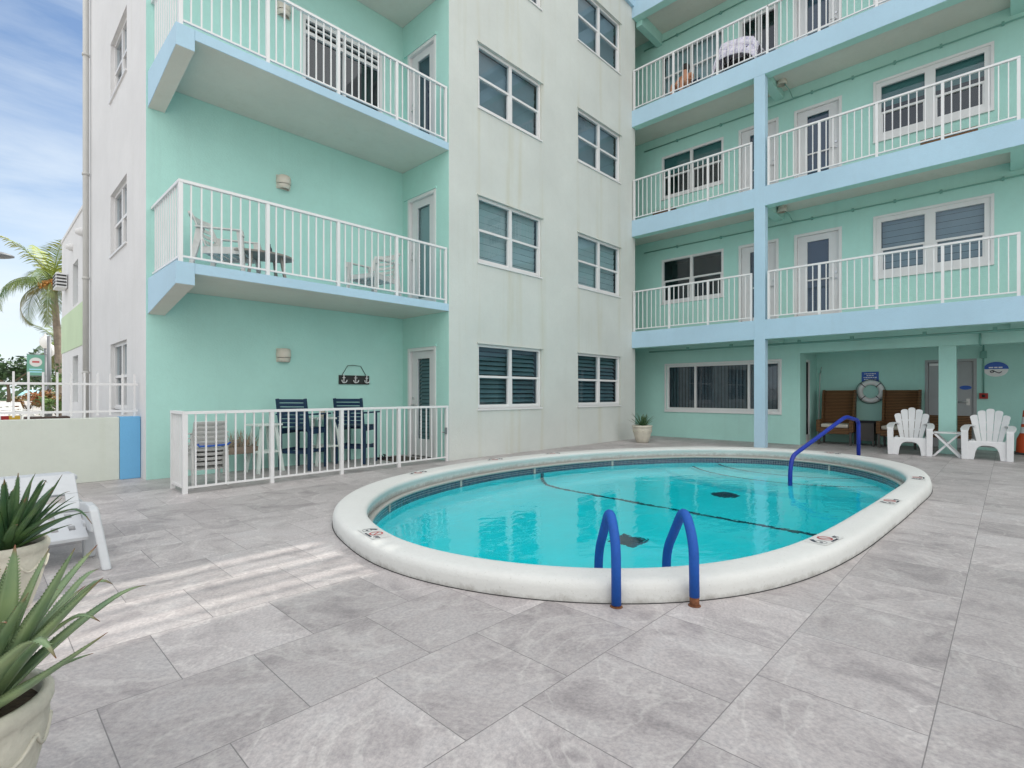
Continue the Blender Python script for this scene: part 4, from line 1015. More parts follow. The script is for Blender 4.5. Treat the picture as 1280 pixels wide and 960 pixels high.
mb=MB();mb.box(-.22,.22,-.20,.20,.53,.57);mb.build('tabletop',M['black_cloth'],st,bevel=.004)
mb=MB();mb.box(-.19,.19,-.17,.17,.12,.53);mb.build('cabinet',M['dark_metal'],st,bevel=.004)
for a in (-.17,.17):
    for b in (-.15,.15):mb=MB();mb.bar((a,b,0),(a,b,.12),.035,.035);mb.build('leg',M['dark_metal'],st)
# ------------------------------------------------------------------ life ring, signs, alarm, pole
lr=empty('life_ring',(14.84,2.40,1.25),R(0),'white life ring with dark bands hung under the blue sign on the terrace wall','life ring')
mb=MB();n=40;k=12
rings=[[mb.bm.verts.new((.05*.8*math.cos(2*math.pi*j/k),(.215+.06*math.sin(2*math.pi*j/k))*math.cos(2*math.pi*i/n),(.215+.06*math.sin(2*math.pi*j/k))*math.sin(2*math.pi*i/n))) for j in range(k)] for i in range(n)]
for i in range(n):
    for j in range(k):
        f=mb.bm.faces.new((rings[i][j],rings[i][(j+1)%k],rings[(i+1)%n][(j+1)%k],rings[(i+1)%n][j]));f.smooth=True
mb.build('ring',M['reflective'],lr)
for a in (45,135,225,315):
    c=V((0,.215*math.cos(R(a)),.215*math.sin(R(a))));mb=MB();tdir=V((0,-math.sin(R(a)),math.cos(R(a))))
    pts=[];
    rad=V((0,math.cos(R(a)),math.sin(R(a))))
    mb.tube([c+(V((1,0,0))*.046*math.cos(q)+rad*.066*math.sin(q)) for q in [R(x) for x in range(0,361,24)]],.008,6,False);mb.build('rope_band',M['ink'],lr)
mb=MB();mb.tube([(0,.29*math.cos(q)*(1+.03*math.sin(4*q)),.29*math.sin(q)*(1+.03*math.sin(4*q))) for q in [R(x) for x in range(0,361,10)]],.006,6,False);mb.build('grab_rope',M['cord'],lr)
sg=empty('wall_sign',(14.895,2.42,1.60),0,'blue rectangular sign with white lines of lettering above the life ring','sign')
mb=MB();mb.box(-.012,0,-.17,.17,-.12,.12);mb.build('panel',M['signblue'],sg)
for j,(w_,z) in enumerate(((.11,.075),(.07,.03),(.13,-.015),(.12,-.06))):
    mb=MB();x=-w_
    while x<w_-.01:
        l=random.uniform(.02,.05);mb.box(-.0145,-.0125,x,min(x+l,w_),z-.010,z+.010);x+=l+.012
    mb.build('lettering',M['signwhite'],sg)
rs=empty('round_sign',(14.895,.22,1.70),0,'round white sign with dark blue upper half above the red alarm box','sign')
mb=MB();n=32;mb.prism([(.19*math.cos(2*math.pi*i/n),.145*math.sin(2*math.pi*i/n)) for i in range(n)],lambda p:V((0,*p)),lambda p:V((-.012,*p)));mb.build('panel',M['signwhite'],rs)
mb=MB();mb.prism([(.195*math.cos(math.pi*i/16),.015+.15*math.sin(math.pi*i/16)) for i in range(17)],lambda p:V((-.0125,*p)),lambda p:V((-.016,*p)));mb.build('blue_band',M['signblue'],rs)
mb=MB();mb.tube([(-.016,.09,-.03),(-.016,.05,-.012),(-.016,.0,-.045),(-.016,-.05,-.07),(-.016,-.09,-.04)],.009,6);mb.tube([(-.016,.06+.025*math.cos(q),-.04+.02*math.sin(q)) for q in [R(x) for x in range(0,361,30)]],.007,6);mb.build('emblem',M['ink'],rs)
mb=MB();x=.11
for l in (.07,.05,.06):
    mb.box(-.0185,-.0165,x-l,x,.035,.06);x-=l+.015
mb.build('lettering',M['signwhite'],rs)
al=empty('alarm_box',(14.898,.41,1.15),0,'small red alarm box at the foot of the conduit on the terrace wall','alarm')
mb=MB();mb.box(-.05,0,-.07,.07,-.06,.06);mb.build('housing',M['red'],al,bevel=.006)
mb=MB();mb.lathe([(0,0),(.03,0),(.03,.012),(0,.016)],(0,0,0),14,False);o=mb.build('button',M['black'],al);o.rotation_euler=(0,R(-90),0);o.location=(-.051,0,0)
rp=empty('rescue_pole',(14.80,3.47,0),0,'thin white rescue pole leaning upright in the terrace corner','pole')
mb=MB();mb.tube([(-.12,0,0.02),(.06,0,1.72)],.014,8);mb.build('shaft',M['reflective'],rp)
mb=MB();mb.tube([(.055,0,1.70),(.05,-.03,1.80),(-.02,-.05,1.86),(-.05,-.05,1.78)],.008,6);mb.build('hook',M['metal'],rp)
# ------------------------------------------------------------------ cone
tc_=empty('traffic_cone',(14.40,-.22,0),0,'orange traffic cone with white bands at the right end of the terrace','traffic cone')
mb=MB();mb.box(-.17,.17,-.17,.17,0,.04);mb.build('base',M['black'],tc_,bevel=.01)
mb=MB();mb.lathe([(.145,.04),(.135,.30),(.085,.42),(.055,.70),(.042,.84),(.038,.87),(0,.875)],(0,0,0),28,False);mb.build('body',M['orange'],tc_)
mb=MB();mb.lathe([(.0885,.42),(.074,.54)],(0,0,0),28,False);mb.build('reflective_band',M['reflective'],tc_)
mb=MB();mb.lathe([(.0665,.60),(.0525,.74)],(0,0,0),28,False);mb.build('reflective_band',M['reflective'],tc_)
# ------------------------------------------------------------------ pool rails
def fillet(pts,r,n=6):
    out=[V(pts[0])]
    for a,b,c in zip(pts,pts[1:],pts[2:]):
        a,b,c=V(a),V(b),V(c);d1=(a-b).normalized();d2=(c-b).normalized();rr=min(r,(a-b).length*.48,(c-b).length*.48)
        p,q=b+d1*rr,b+d2*rr
        for k in range(n+1):
            t=k/n;out.append(p*(1-t)**2+b*2*t*(1-t)+q*t*t)
    out.append(V(pts[-1]));return out
def grab(fx,fy,dx,dy,label,rust):
    r=empty('pool_grab_rail',(fx,fy,0),0,label,'grab rail','blue foam-covered grab rails at the near coping')
    P=fillet([(0,0,.05 if rust else .012),(dx*.01,dy*.01,.36),(dx*.15,dy*.15,.525),(dx*.44,dy*.44,.19),(dx*.46,dy*.46,.0),(dx*.46,dy*.46,-.75)],.12,8)
    mb=MB();mb.tube(P,.028,16);mb.build('foam_sleeve',M['foam'],r)
    mb=MB();mb.tube([(0,0,-.02),(0,0,.06)],.0265 if rust else .02,14);mb.lathe([(.036,0.001),(.034,.004),(.022,.006)],(0,0,0),16);mb.build('rusty_foot',M['rust'],r)
grab(2.515,1.60,.68,.73,'blue foam-covered grab rail at the near coping, the left one of the pair',False)
grab(2.835,1.29,.68,.73,'blue foam-covered grab rail with a bare rusty foot, the right one of the pair',True)
hr=empty('pool_handrail',(11.05,1.97,0),0,'long blue sloping handrail entering the far end of the pool by the steps','handrail')
P=fillet([(0,0,.0),(0,0,.72),(-.55,.09,.80),(-2.12,.50,.22),(-2.18,.515,.0),(-2.18,.515,-.7)],.12,6)
mb=MB();mb.tube(P,.032,14);mb.build('foam_sleeve',M['foam_dark'],hr)
mb=MB();mb.lathe([(.05,.001),(.05,.01),(.03,.014)],(0,0,0),16);mb.build('base_flange',M['metal'],hr)
# ------------------------------------------------------------------ potted aloes
def pot(loc,label,s=1.0):
    r=empty('planter_pot',loc,0,label,'plant pot','cast stone pots');r.scale=(s,s,.88 if s<1 else 1)
    mb=MB();mb.lathe([(.0,.0),(.135,.0),(.15,.02),(.19,.14),(.222,.27),(.232,.335),(.228,.36),(.236,.37),(.243,.385),(.243,.41),(.232,.425),(.212,.42),(.205,.39),(.20,.36)],(0,0,0),40,False)
    mb.build('pot_body',M['pot'],r)
    mb=MB();n=40
    for k in range(10):                                       # raised swag ornament round the belly
        a0=2*math.pi*k/10
        mb.tube([((.232-.012*math.sin(math.pi*q/6)+.0)*math.cos(a0+.6*q/6),(.232-.012*math.sin(math.pi*q/6))*math.sin(a0+.6*q/6),.31-.055*math.sin(math.pi*q/6)) for q in range(7)],.007,6)
    mb.build('swag_relief',M['pot'],r)
    mb=MB();mb.lathe([(.0,.385),(.10,.392),(.203,.375)],(0,0,0),28,False);mb.build('soil',M['soil'],r)
    return r
def leaf(mb,base,tip,droop,w,rng,teeth=True,curl=0):
    """one succulent leaf: thick channelled blade from base to tip along a bent path; UV.x runs along it"""
    base=V(base);tip=V(tip);L_=(tip-base).length
    mid=(base+tip)/2+V((0,0,L_*droop))+V((rng.uniform(-.02,.02),rng.uniform(-.02,.02),0))
    n=16;pts=[base*(1-t)**2+mid*2*t*(1-t)+tip*t*t for t in [k/n for k in range(n+1)]]
    if curl:
        for k in range(n-3,n+1):pts[k]=pts[k]+V((0,0,-curl*(k-n+4)**2*.25*L_))
    if mb.uv is None:mb.uv=mb.bm.loops.layers.uv.new('UVMap')
    rings=[];edge=[]
    for k,p in enumerate(pts):
        d=(pts[min(k+1,n)]-pts[max(k-1,0)]).normalized()
        sd=d.cross(V((0,0,1)))
        if sd.length<.15:sd=V((1,0,0))
        sd.normalize();up=sd.cross(d).normalized();t=k/n
        ww=w*(1-t**1.7)**.9*(.85+.15*min(1,t*6))+.0012;th=ww*.32
        ring=[p-sd*ww+up*ww*.30,p-sd*ww*.6-up*th*.7,p-up*th*1.15,p+sd*ww*.6-up*th*.7,p+sd*ww+up*ww*.30,p+sd*ww*.5-up*th*.05,p-up*th*.25,p-sd*ww*.5-up*th*.05]
        rings.append([mb.bm.verts.new(q) for q in ring]);edge.append((ring[0],-sd,d,ww,t));edge.append((ring[4],sd,d,ww,t))
    for k in range(n):
        a,b=rings[k],rings[k+1]
        for j in range(8):
            f=mb.bm.faces.new((a[j],a[(j+1)%8],b[(j+1)%8],b[j]));f.smooth=True
            for l,u in zip(f.loops,(k/n,k/n,(k+1)/n,(k+1)/n)):l[mb.uv].uv=(u,j/8)
    mb.bm.faces.new(rings[-1])
    if teeth:
        for side in (0,1):
            E=edge[side::2]
            for k in range(n-1):
                for q in (0.0,.33,.66):
                    p=E[k][0].lerp(E[k+1][0],q);sd=E[k][1];d=E[k][2]
                    if E[k][4]>.93:continue
                    s=.0028+.0012*rng.random()
                    f=mb.face([p-d*s,p+d*s,p+sd*s*1.5+d*s*.7],uvs=[(E[k][4],0)]*3)
def aloe(name,loc,tips,label,mat_,nrand,rlen,w,seed,teeth=True,hmin=.12):
    rng=random.Random(seed)
    r=empty('aloe_plant',loc,0,label,'aloe','potted aloes')
    L0=V(loc)
    for (x,y,z,dr,cu) in tips:
        t=V((x,y,z))-L0;a=math.atan2(t.y,t.x);b=V((.05*math.cos(a),.05*math.sin(a),rng.uniform(.0,.03)))
        mb=MB();leaf(mb,b,t,dr,w*rng.uniform(.85,1.1),rng,teeth,cu);mb.build('leaf',mat_,r)
    for i in range(nrand):
        a=i*2.399+rng.uniform(-.2,.2);f=(i+.5)/nrand;el=R(78-58*f**1.1+rng.uniform(-8,8));ln=rlen*rng.uniform(.75,1.1)*(1 if el<1.1 else .9)
        t=V((math.cos(a)*math.cos(el)*ln,math.sin(a)*math.cos(el)*ln,max(hmin,math.sin(el)*ln)));b=V((.04*math.cos(a)*(.4+f),.04*math.sin(a)*(.4+f),0))
        mb=MB();leaf(mb,b,t,rng.uniform(.04,.16),w*rng.uniform(.7,1.05),rng,teeth,rng.choice([0,0,.01,.02]));mb.build('leaf',mat_,r)
    return r
pot((-.03,2.02,0),'cream cast stone pot in the bottom left corner, nearest the camera',.82)
tipsA=[(.238,1.702,.722,.06,.0),(.283,1.871,.705,.16,.03),(.194,1.819,.784,.05,0),(.228,1.567,.626,-.03,0),(.244,1.796,.625,.20,.03),(.162,2.069,.739,.04,0),(.085,2.005,.778,.02,0),(.136,1.591,.66,.14,.035),(.02,2.156,.742,.03,0),(-.033,1.912,.762,.03,0),(.10,1.78,.70,.03,0),(.17,1.93,.68,.12,.02),(-.02,1.72,.70,.06,0)]
aloe('a',(-.02,2.02,.335),tipsA,'large grey-green aloe with brown leaf tips in the nearest pot',M['aloe'],22,.46,.031,3)
pot((.115,4.02,0),'cream cast stone pot between the nearest pot and the white lounger',.84)
tipsB=[(.443,3.509,.607,.16,.04),(.461,3.707,.539,.16,0),(.359,3.886,.741,-.02,0),(.314,4.149,.737,.12,.04),(.281,3.75,.734,.05,0),(.239,4.01,.70,.03,0),(.127,4.055,.731,.02,0),(.192,4.276,.684,.1,0),(.297,3.589,.701,.05,0),(.065,4.12,.717,.05,.03),(.019,4.312,.608,.1,0),(.35,3.80,.62,.08,0),(.20,3.70,.66,.05,0),(.42,3.95,.60,.12,0)]
aloe('b',(.125,4.02,.34),tipsB,'bushy deep green aloe in the pot beside the white lounger',M['aloe_dark'],30,.44,.024,9)
pot((11.43,6.53,0),'cream cast stone pot in the corner where the white wing meets the teal gallery wall',1.0)
aloe('c',(11.43,6.53,.385),[],'small spiky dark green aloe in the pot at the far corner of the pool deck',M['aloe_dark'],38,.40,.016,21,False,.03)
# ------------------------------------------------------------------ white resin lounger at the left
lg=empty('sun_lounger',(.30,5.0,0),0,'white resin sun lounger with moulded handle holes behind the potted aloes','sun lounger',world=True)
m=M['resin_grey']
for s,x in ((0,.60),(1,.02)):
    mb=MB();pr=[(4.60,.235),(4.66,.34),(4.74,.40),(4.90,.40),(5.30,.345),(5.75,.33),(5.75,.26),(5.25,.27),(4.95,.255),(4.75,.215)]
    mb.prism(pr,lambda p:V((x-.024,*p)),lambda p:V((x+.024,*p)));mb.build('side_rail',m,lg,bevel=.012)
    mb=MB();mb.hexa([(x-.027+.04,4.42,0),(x+.027+.04,4.42,0),(x+.027+.04,4.465,0),(x-.027+.04,4.465,0),(x-.027,4.65,.38),(x+.027,4.65,.38),(x+.027,4.72,.40),(x-.027,4.72,.40)]);mb.build('leg',m,lg,bevel=.012)
    for yy in (4.86,5.6):
        mb=MB();mb.hexa([(x-.035,yy,0),(x+.035,yy,0),(x+.035,yy+.07,0),(x-.035,yy+.07,0),(x-.04,yy-.03,.27),(x+.04,yy-.03,.27),(x+.04,yy+.09,.27),(x-.04,yy+.09,.27)]);mb.build('leg',m,lg,bevel=.012)
mb=MB();nx=7                                            # seat: panel with slotted openings, dipping toward the front
def seat(y):return .20+(y-4.66)*.22
rowsy=[4.66,4.80,4.88,5.02,5.10,5.24]
for a,b in zip(rowsy,rowsy[1:]):
    i=rowsy.index(a)
    if i%2==0:mb.hexa([(.05,a,seat(a)-.02),(.57,a,seat(a)-.02),(.57,b,seat(b)-.02),(.05,b,seat(b)-.02),(.05,a,seat(a)),(.57,a,seat(a)),(.57,b,seat(b)),(.05,b,seat(b))])
    else:
        for k in range(6):
            x0=.05+k*.0935;mb.hexa([(x0,a,seat(a)-.02),(x0+.055,a,seat(a)-.02),(x0+.055,b,seat(b)-.02),(x0,b,seat(b)-.02),(x0,a,seat(a)),(x0+.055,a,seat(a)),(x0+.055,b,seat(b)),(x0,b,seat(b))])
mb.build('seat',m,lg)
mb=MB()                                                  # raised back with handle hole
def bk(x,t,d=0):return V((x,5.14+t*.34-d*.02,.30+t*.235+d*.022))
def bq(x0,x1,t0,t1):
    mb.hexa([bk(x0,t0),bk(x1,t0),bk(x1,t1),bk(x0,t1),bk(x0,t0,1),bk(x1,t0,1),bk(x1,t1,1),bk(x0,t1,1)])
bq(.04,.58,.0,.22);bq(.04,.08,.22,.44);bq(.20,.38,.22,.44);bq(.50,.58,.22,.44);bq(.04,.58,.44,1.0)
mb.build('backrest',m,lg,bevel=.006)
mb=MB();mb.hexa([(.04,5.48,.50),(.60,5.48,.50),(.60,5.95,.50),(.04,5.95,.50),(.04,5.48,.54),(.60,5.48,.54),(.60,5.95,.52),(.04,5.95,.52)]);mb.build('headrest',m,lg,bevel=.012)
# ------------------------------------------------------------------ person on the top gallery
def person():
    r=empty('person',(12.85,6.15,8.67),R(-90),'person with dark hair and bare arms sitting low behind the top gallery railing','person')
    # local: faces -Y (towards the pool after rotation), seated on a low chair
    J={'pel':((0,.10,.42),.12),'wa':((0,.13,.58),.105),'ch':((0,.15,.78),.125),'ne':((0,.14,.93),.05),'hd':((0,.12,1.03),.075),'ht':((0,.13,1.12),.08),
       'ls':((-.17,.14,.86),.05),'le':((-.24,.02,.64),.038),'lh':((-.14,-.18,.58),.028),'rs':((.17,.14,.86),.05),'re':((.24,.02,.64),.038),'rh':((.16,-.18,.58),.028),
       'lk':((-.12,-.34,.48),.06),'la':((-.12,-.44,.08),.04),'lf':((-.12,-.56,.04),.035),'rk':((.12,-.34,.50),.06),'ra':((.14,-.40,.08),.04),'rf':((.14,-.52,.04),.035),'lp':((-.09,.06,.43),.085),'rp':((.09,.06,.43),.085)}
    Ed=[('pel','wa'),('wa','ch'),('ch','ne'),('ne','hd'),('hd','ht'),('ch','ls'),('ls','le'),('le','lh'),('ch','rs'),('rs','re'),('re','rh'),('pel','lp'),('lp','lk'),('lk','la'),('la','lf'),('pel','rp'),('rp','rk'),('rk','ra'),('ra','rf')]
    ks=list(J);me=bpy.data.meshes.new('body');me.from_pydata([J[k][0] for k in ks],[(ks.index(a),ks.index(b)) for a,b in Ed],[])
    o=bpy.data.objects.new('body',me);col.objects.link(o);o.parent=r;me.materials.append(M['skin'])
    sk=o.modifiers.new('skin','SKIN')
    if not me.skin_vertices:
        me.attributes  # layer is made with the modifier below
    import bpy as _b
    _b.context.view_layer.objects.active=o
    lay=me.skin_vertices[0] if len(me.skin_vertices) else None
    if lay is None:
        bm=bmesh.new();bm.from_mesh(me);L=bm.verts.layers.skin.verify()
        for v,k in zip(bm.verts,ks):v[L].radius=(J[k][1],)*2;v[L].use_root=(k=='pel')
        bm.to_mesh(me);bm.free()
    else:
        for k,d in zip(ks,lay.data):d.radius=(J[k][1],)*2;d.use_root=(k=='pel')
    sb=o.modifiers.new('sub','SUBSURF');sb.levels=2;sb.render_levels=2
    mb=MB();mb.lathe([(0,.09),(.06,.08),(.098,.03),(.105,-.03),(.09,-.10),(.06,-.13)],(0,.15,1.10),16,False);mb.build('hair',M['hair'],r)
    mb=MB();mb.hexa([(-.145,.0,.36),(.145,.0,.36),(.145,.245,.36),(-.145,.245,.36),(-.14,.0,.50),(.14,.0,.50),(.135,.26,.56),(-.135,.26,.56)]);mb.build('shorts',M['ink'],r,bevel=.03)
    return r
person()
lc=empty('low_chair',(12.85,6.15,8.67),R(-90),'low dark chair under the seated person on the top gallery','chair')
mb=MB();mb.box(-.26,.26,-.20,.32,.28,.34);mb.build('seat',M['bluewood'],lc,bevel=.01)
mb=MB();mb.hexa([(-.26,.31,.34),(.26,.31,.34),(.26,.34,.34),(-.26,.34,.34),(-.26,.42,.85),(.26,.42,.85),(.26,.45,.85),(-.26,.45,.85)]);mb.build('backrest',M['bluewood'],lc)
for a in (-.23,.23):
    for b in (-.17,.29):mb=MB();mb.bar((a,b,0),(a,b,.28),.03,.03);mb.build('leg',M['bluewood'],lc)
# patterned cloth over a chair
dc=empty('deck_chair',(12.85,4.70,8.67),R(-90),'dark framed deck chair under the patterned cloth on the top gallery','chair')
for s in (-1,1):
    mb=MB();mb.bar((s*.30,-.45,.0),(s*.30,.35,.98),.03,.03);mb.build('leg',M['dark_metal'],dc)
    mb=MB();mb.bar((s*.27,.45,.0),(s*.27,-.35,.62),.03,.03);mb.build('leg',M['dark_metal'],dc)
mb=MB();mb.box(-.27,.27,-.34,.30,.40,.43);mb.build('seat',M['black_cloth'],dc)
def cloth():
    mm=mat('patterned_cloth',(.55,.55,.68),.9);nt=mm.node_tree;N=nt.nodes;L=nt.links
    v=N.new('ShaderNodeTexVoronoi');v.feature='DISTANCE_TO_EDGE';v.inputs['Scale'].default_value=11;tc=N.new('ShaderNodeTexCoord');L.new(tc.outputs['Object'],v.inputs['Vector'])
    r=N.new('ShaderNodeValToRGB');r.color_ramp.elements[0].position=.02;r.color_ramp.elements[0].color=(.50,.50,.68,1);r.color_ramp.elements[1].position=.05;r.color_ramp.elements[1].color=(.80,.76,.86,1)
    L.new(v.outputs['Distance'],r.inputs[0]);L.new(r.outputs[0],N['Principled BSDF'].inputs['Base Color']);return mm
mb=MB();P0=[(-.58,.50),(-.46,.74),(-.35,1.0),(-.2,1.02),(0,.98),(.2,.92),(.38,.84),(.5,.62)]
n=10
for (x0,z0),(x1,z1) in zip(P0,P0[1:]):
    for k in range(n):
        y0=-.40+.8*k/n;y1=-.40+.8*(k+1)/n;f=lambda x,y,z:(x,y+.02*math.sin(x*17),z-3.0*max(0,abs(y)-.25)+.012*math.sin(y*30+x*9))
        mb.face([f(x0,y0,z0),f(x1,y0,z1),f(x1,y1,z1),f(x0,y1,z0)],True)
o=mb.build('patterned_cloth',cloth());o.location=(12.85,4.70,8.67);o.rotation_euler=(0,0,R(-90))
sm=o.modifiers.new('thick','SOLIDIFY');sm.thickness=.012
tag(o,'pale lilac patterned cloth draped over the deck chair on the top gallery','cloth')
# low wooden box on the third floor gallery floor, behind the railing under the right windows
wb=empty('wooden_bench',(13.1,.86,5.77),0,'low brown wooden bench under the wide window of the middle gallery','bench')
mb=MB()
for i in range(4):mb.box(-.16,-.13,-.42,.42,.06+i*.08,.12+i*.08)
mb.box(-.16,.20,-.42,.42,.38,.41);mb.build('slatted_box',M['wicker'],wb)
wb2=empty('wooden_bench',(13.1,6.78,5.77),0,'short brown wooden bench at the left end of the middle gallery','bench')
mb=MB();mb.box(-.16,.20,-.30,.30,.38,.41)
for i in range(4):mb.box(-.16,-.13,-.30,.30,.06+i*.08,.12+i*.08)
mb.build('slatted_box',M['wicker'],wb2)
# gallery lamps
for (z,lab) in ((5.47,'cream ceiling lamp on the gallery wall above the lowest gallery, beside the column'),(8.40,'cream flood lamp under the ceiling of the middle gallery, beside the column')):
    r=empty('gallery_lamp',(12.95,3.80,z),R(-60),lab,'lamp','cream gallery lamps by the column')
    mb=MB();mb.lathe([(.0,.12),(.05,.115),(.065,.06),(.10,-.02),(.105,-.08),(.09,-.085)],(0,0,0),18,False);mb.build('shade',M['cream'],r)
    mb=MB();mb.tube([(0,0,.10),(0,.0,.16),(.10,.02,.17)],.016,8);mb.build('arm',M['cream'],r)
# ------------------------------------------------------------------ neighbouring building
nb=empty('neighbour_building',(4,16,0),0,'pale two-storey building with a light green band beyond the downpipe','building',world=True)
holesN=[(15.25,16.15,3.27,4.27),(15.25,16.15,1.0,2.08)]
mb=MB();wallgrid(mb,SL,13.86,18.3,0,5.22,holesN,.25);mb.face([(1.68,18.3,0),(9,18.3,0),(9,18.3,5.22),(1.68,18.3,5.22)])
mb.build('wall',M['white_clean'],nb)
mb=MB();mb.box(1.70,9,13.87,18.29,4.9,5.1);mb.build('roof',M['concrete'],nb)
mb=MB();mb.box(1.66,9,13.87,18.32,5.20,5.27);mb.build('parapet_cap',M['white_clean'],nb)
mb=MB();mb.box(1.668,1.679,13.87,18.31,2.26,3.20);mb.build('green_band',M['green_band'],nb)
for a,b,c,d in holesN:
    mb=MB();pbox(mb,SL,a,a+.05,c,d,-.24,-.18);pbox(mb,SL,b-.05,b,c,d,-.24,-.18);pbox(mb,SL,a,b,c,c+.05,-.24,-.18);pbox(mb,SL,a,b,d-.05,d,-.24,-.18)
    o=mb.build('window',M['frame'],nb);mb=MB();mb.face([SL.p(a,c,-.22),SL.p(b,c,-.22),SL.p(b,d,-.22),SL.p(a,d,-.22)]);mb.build('pane',M['glass'],o)
    mb=MB();mb.face([SL.p(a,c,-.27),SL.p(b,c,-.27),SL.p(b,d,-.27),SL.p(a,d,-.27)]);mb.build('blinds',M['blind'],o)
for yv,zv in ((14.6,4.72),(16.2,4.70)):
    mb=MB();mb.lathe([(.09,0),(.09,.05),(.05,.12),(.0,.13)],(0,0,0),14,False);o=mb.build('roof_scupper',M['white_clean'],nb);o.rotation_euler=(0,R(-90),0);o.location=V((1.679,yv,zv))-V(nb['_w'])
acu=empty('air_conditioner',(1.665,17.3,3.84),0,'louvred wall air conditioner on the pale building in front of the palm','air conditioner')
mb=MB();mb.box(-.22,0,-.32,.32,0,.36);mb.build('housing',M['resin'],acu,bevel=.01)
mb=MB()
for i in range(4):mb.box(-.232,-.223,-.30,.30,.04+i*.08,.075+i*.08);mb.box(-.21,-.02,-.332,-.322,.04+i*.08,.075+i*.08)
mb.build('louvre',M['slot'],acu)
# ------------------------------------------------------------------ street scene
def tree(name,loc,h,cr,label,mat_,n=900,seed=1,leafs=.16,shape=1.0,cat='tree',group=None,limbs=7):
    rng=random.Random(seed);r=empty(name,loc,0,label,cat,group)
    mb=MB();th=h*.45
    mb.tube([(0,0,0),(.06*h*.2,0,th*.5),(-.03*h*.2,.02*h,th)],[.035*h,.027*h,.02*h],8)
    tips=[]
    for k in range(limbs):
        a=k*2.4+rng.random();l=cr*rng.uniform(.5,.9);z=th+(h-th)*rng.uniform(.25,.85)
        e=V((math.cos(a)*l,math.sin(a)*l,z));tips.append(e);mb.tube([(-.03*h*.2,.02*h,th*.9),(e.x*.5,e.y*.5,(th+z)*.5+.03*h),e],[.014*h,.009*h,.004*h],6)
    mb.build('trunk',M['bark'],r)
    mb=MB();blobs=[]
    for e in tips:
        for _ in range(3):blobs.append((e+V((rng.uniform(-.3,.3)*cr,rng.uniform(-.3,.3)*cr,rng.uniform(-.1,.15)*h)),cr*rng.uniform(.2,.42)))
    for i in range(n):
        c,br=rng.choice(blobs);d=V((rng.gauss(0,1),rng.gauss(0,1),rng.gauss(0,1))).normalized();p=c+d*br*rng.random()**.35;p.z=max(p.z,th*.55)
        s=leafs*rng.uniform(.6,1.3);a=V((rng.gauss(0,1),rng.gauss(0,1),rng.gauss(0,.6))).normalized();b=a.cross(d).normalized() if abs(a.dot(d))<.95 else a.orthogonal()
        mb.face([p-a*s,p+b*s*.45,p+a*s,p-b*s*.45])
    mb.build('crown',mat_,r);return r
def palm(loc,h,fl,label,seed,mats,nf=22,lean=(0,0),fruit=True,group=None):
    rng=random.Random(seed);r=empty('palm_tree',loc,0,label,'palm tree',group)
    mb=MB();pts=[];n=16
    for k in range(n+1):
        t=k/n;pts.append((lean[0]*t*t,lean[1]*t*t+.12*math.sin(t*3),h*t))
    mb.tube(pts,[(.20-.07*(k/n))*(1+.05*(k%2)) for k in range(n+1)],10);mb.build('trunk',M['trunk'],r)
    top=V(pts[-1])
    for i in range(nf):
        a=i*2.399+rng.uniform(-.15,.15);f=i/nf;el=R(82-105*f+rng.uniform(-6,6));ln=fl*rng.uniform(.85,1.1)*(.8 if f<.2 else 1)
        mb=MB();seg=14;p=top.copy();pp=[p.copy()];e=el
        for k in range(seg):
            e-=R((1.2 if f<.3 else 4)+(4 if f<.3 else 7.5)*(k/seg)+3*f);d=V((math.cos(a)*math.cos(e),math.sin(a)*math.cos(e),math.sin(e)));p=p+d*(ln/seg);pp.append(p.copy())
        mb.tube(pp,[.035*(1-k/(seg+2)) for k in range(seg+1)],5)
        for k in range(2,seg+1):
            for q in range(3):
                t=(k-1+q/3)/seg;b=pp[k-1].lerp(pp[k],q/3);d=(pp[k]-pp[k-1]).normalized();sd=d.cross(V((0,0,1)))
                if sd.length<.1:sd=V((-math.sin(a),math.cos(a),0))
                sd.normalize();ll=fl*.30*math.sin(math.pi*min(1,.12+t*.9))**.7*rng.uniform(.8,1.1)
                for s in (-1,1):
                    dr=V((0,0,-1))*((.1 if f<.3 else .55)+rng.random()*.4+f*.5);tp=b+(sd*s+d*.55+dr).normalized()*ll;md=b.lerp(tp,.45)+V((0,0,ll*.10));w_=d*.016*fl/2.5
                    mb.face([b-w_,b+w_,md+w_*1.2,md-w_*1.2]);mb.face([md-w_*1.2,md+w_*1.2,tp])
        mb.build('frond',mats[0] if f<.25 else mats[1] if f<.8 else mats[2],r)
    if fruit:
        mb=MB()
        for i in range(120):
            a=rng.uniform(0,6.28);rr=rng.uniform(.02,.42);p=top+V((rr*math.cos(a)*1.2-.1,rr*math.sin(a)*.7-.4,-rr*.7+rng.uniform(-.15,.15)));mb.lathe([(0,-.07),(.06,-.03),(.06,.03),(0,.07)],p,6,False)
        mb.build('fruit_cluster',M['orange_fruit'],r)
    return r
palm((3.22,35.6,0),6.9,3.2,'tall coconut palm with orange fruit beside the pale neighbouring building',5,(M['palm_yellow'],M['palm'],M['palm_old']),20,(-.3,.1))
palm((4.0,44.0,0),4.3,2.2,'lower dark palm behind the tall coconut palm',8,(M['palm'],M['palm'],M['palm_old']),16,(0,0),False)
tree('street_tree',(2.2,62,0),4.6,3.6,'dark green spreading tree beyond the street, at the left edge',M['leaf_dark'],1500,4,.26)
tree('street_tree',(-1.5,66,0),5.2,3.8,'dark green tree mostly outside the left edge of the picture, beyond the street',M['leaf_dark'],1200,5,.26)
tree('street_tree',(5.4,70,0),3.4,3.2,'low dark tree behind the umbrella across the street',M['leaf_dark'],1000,6,.25)
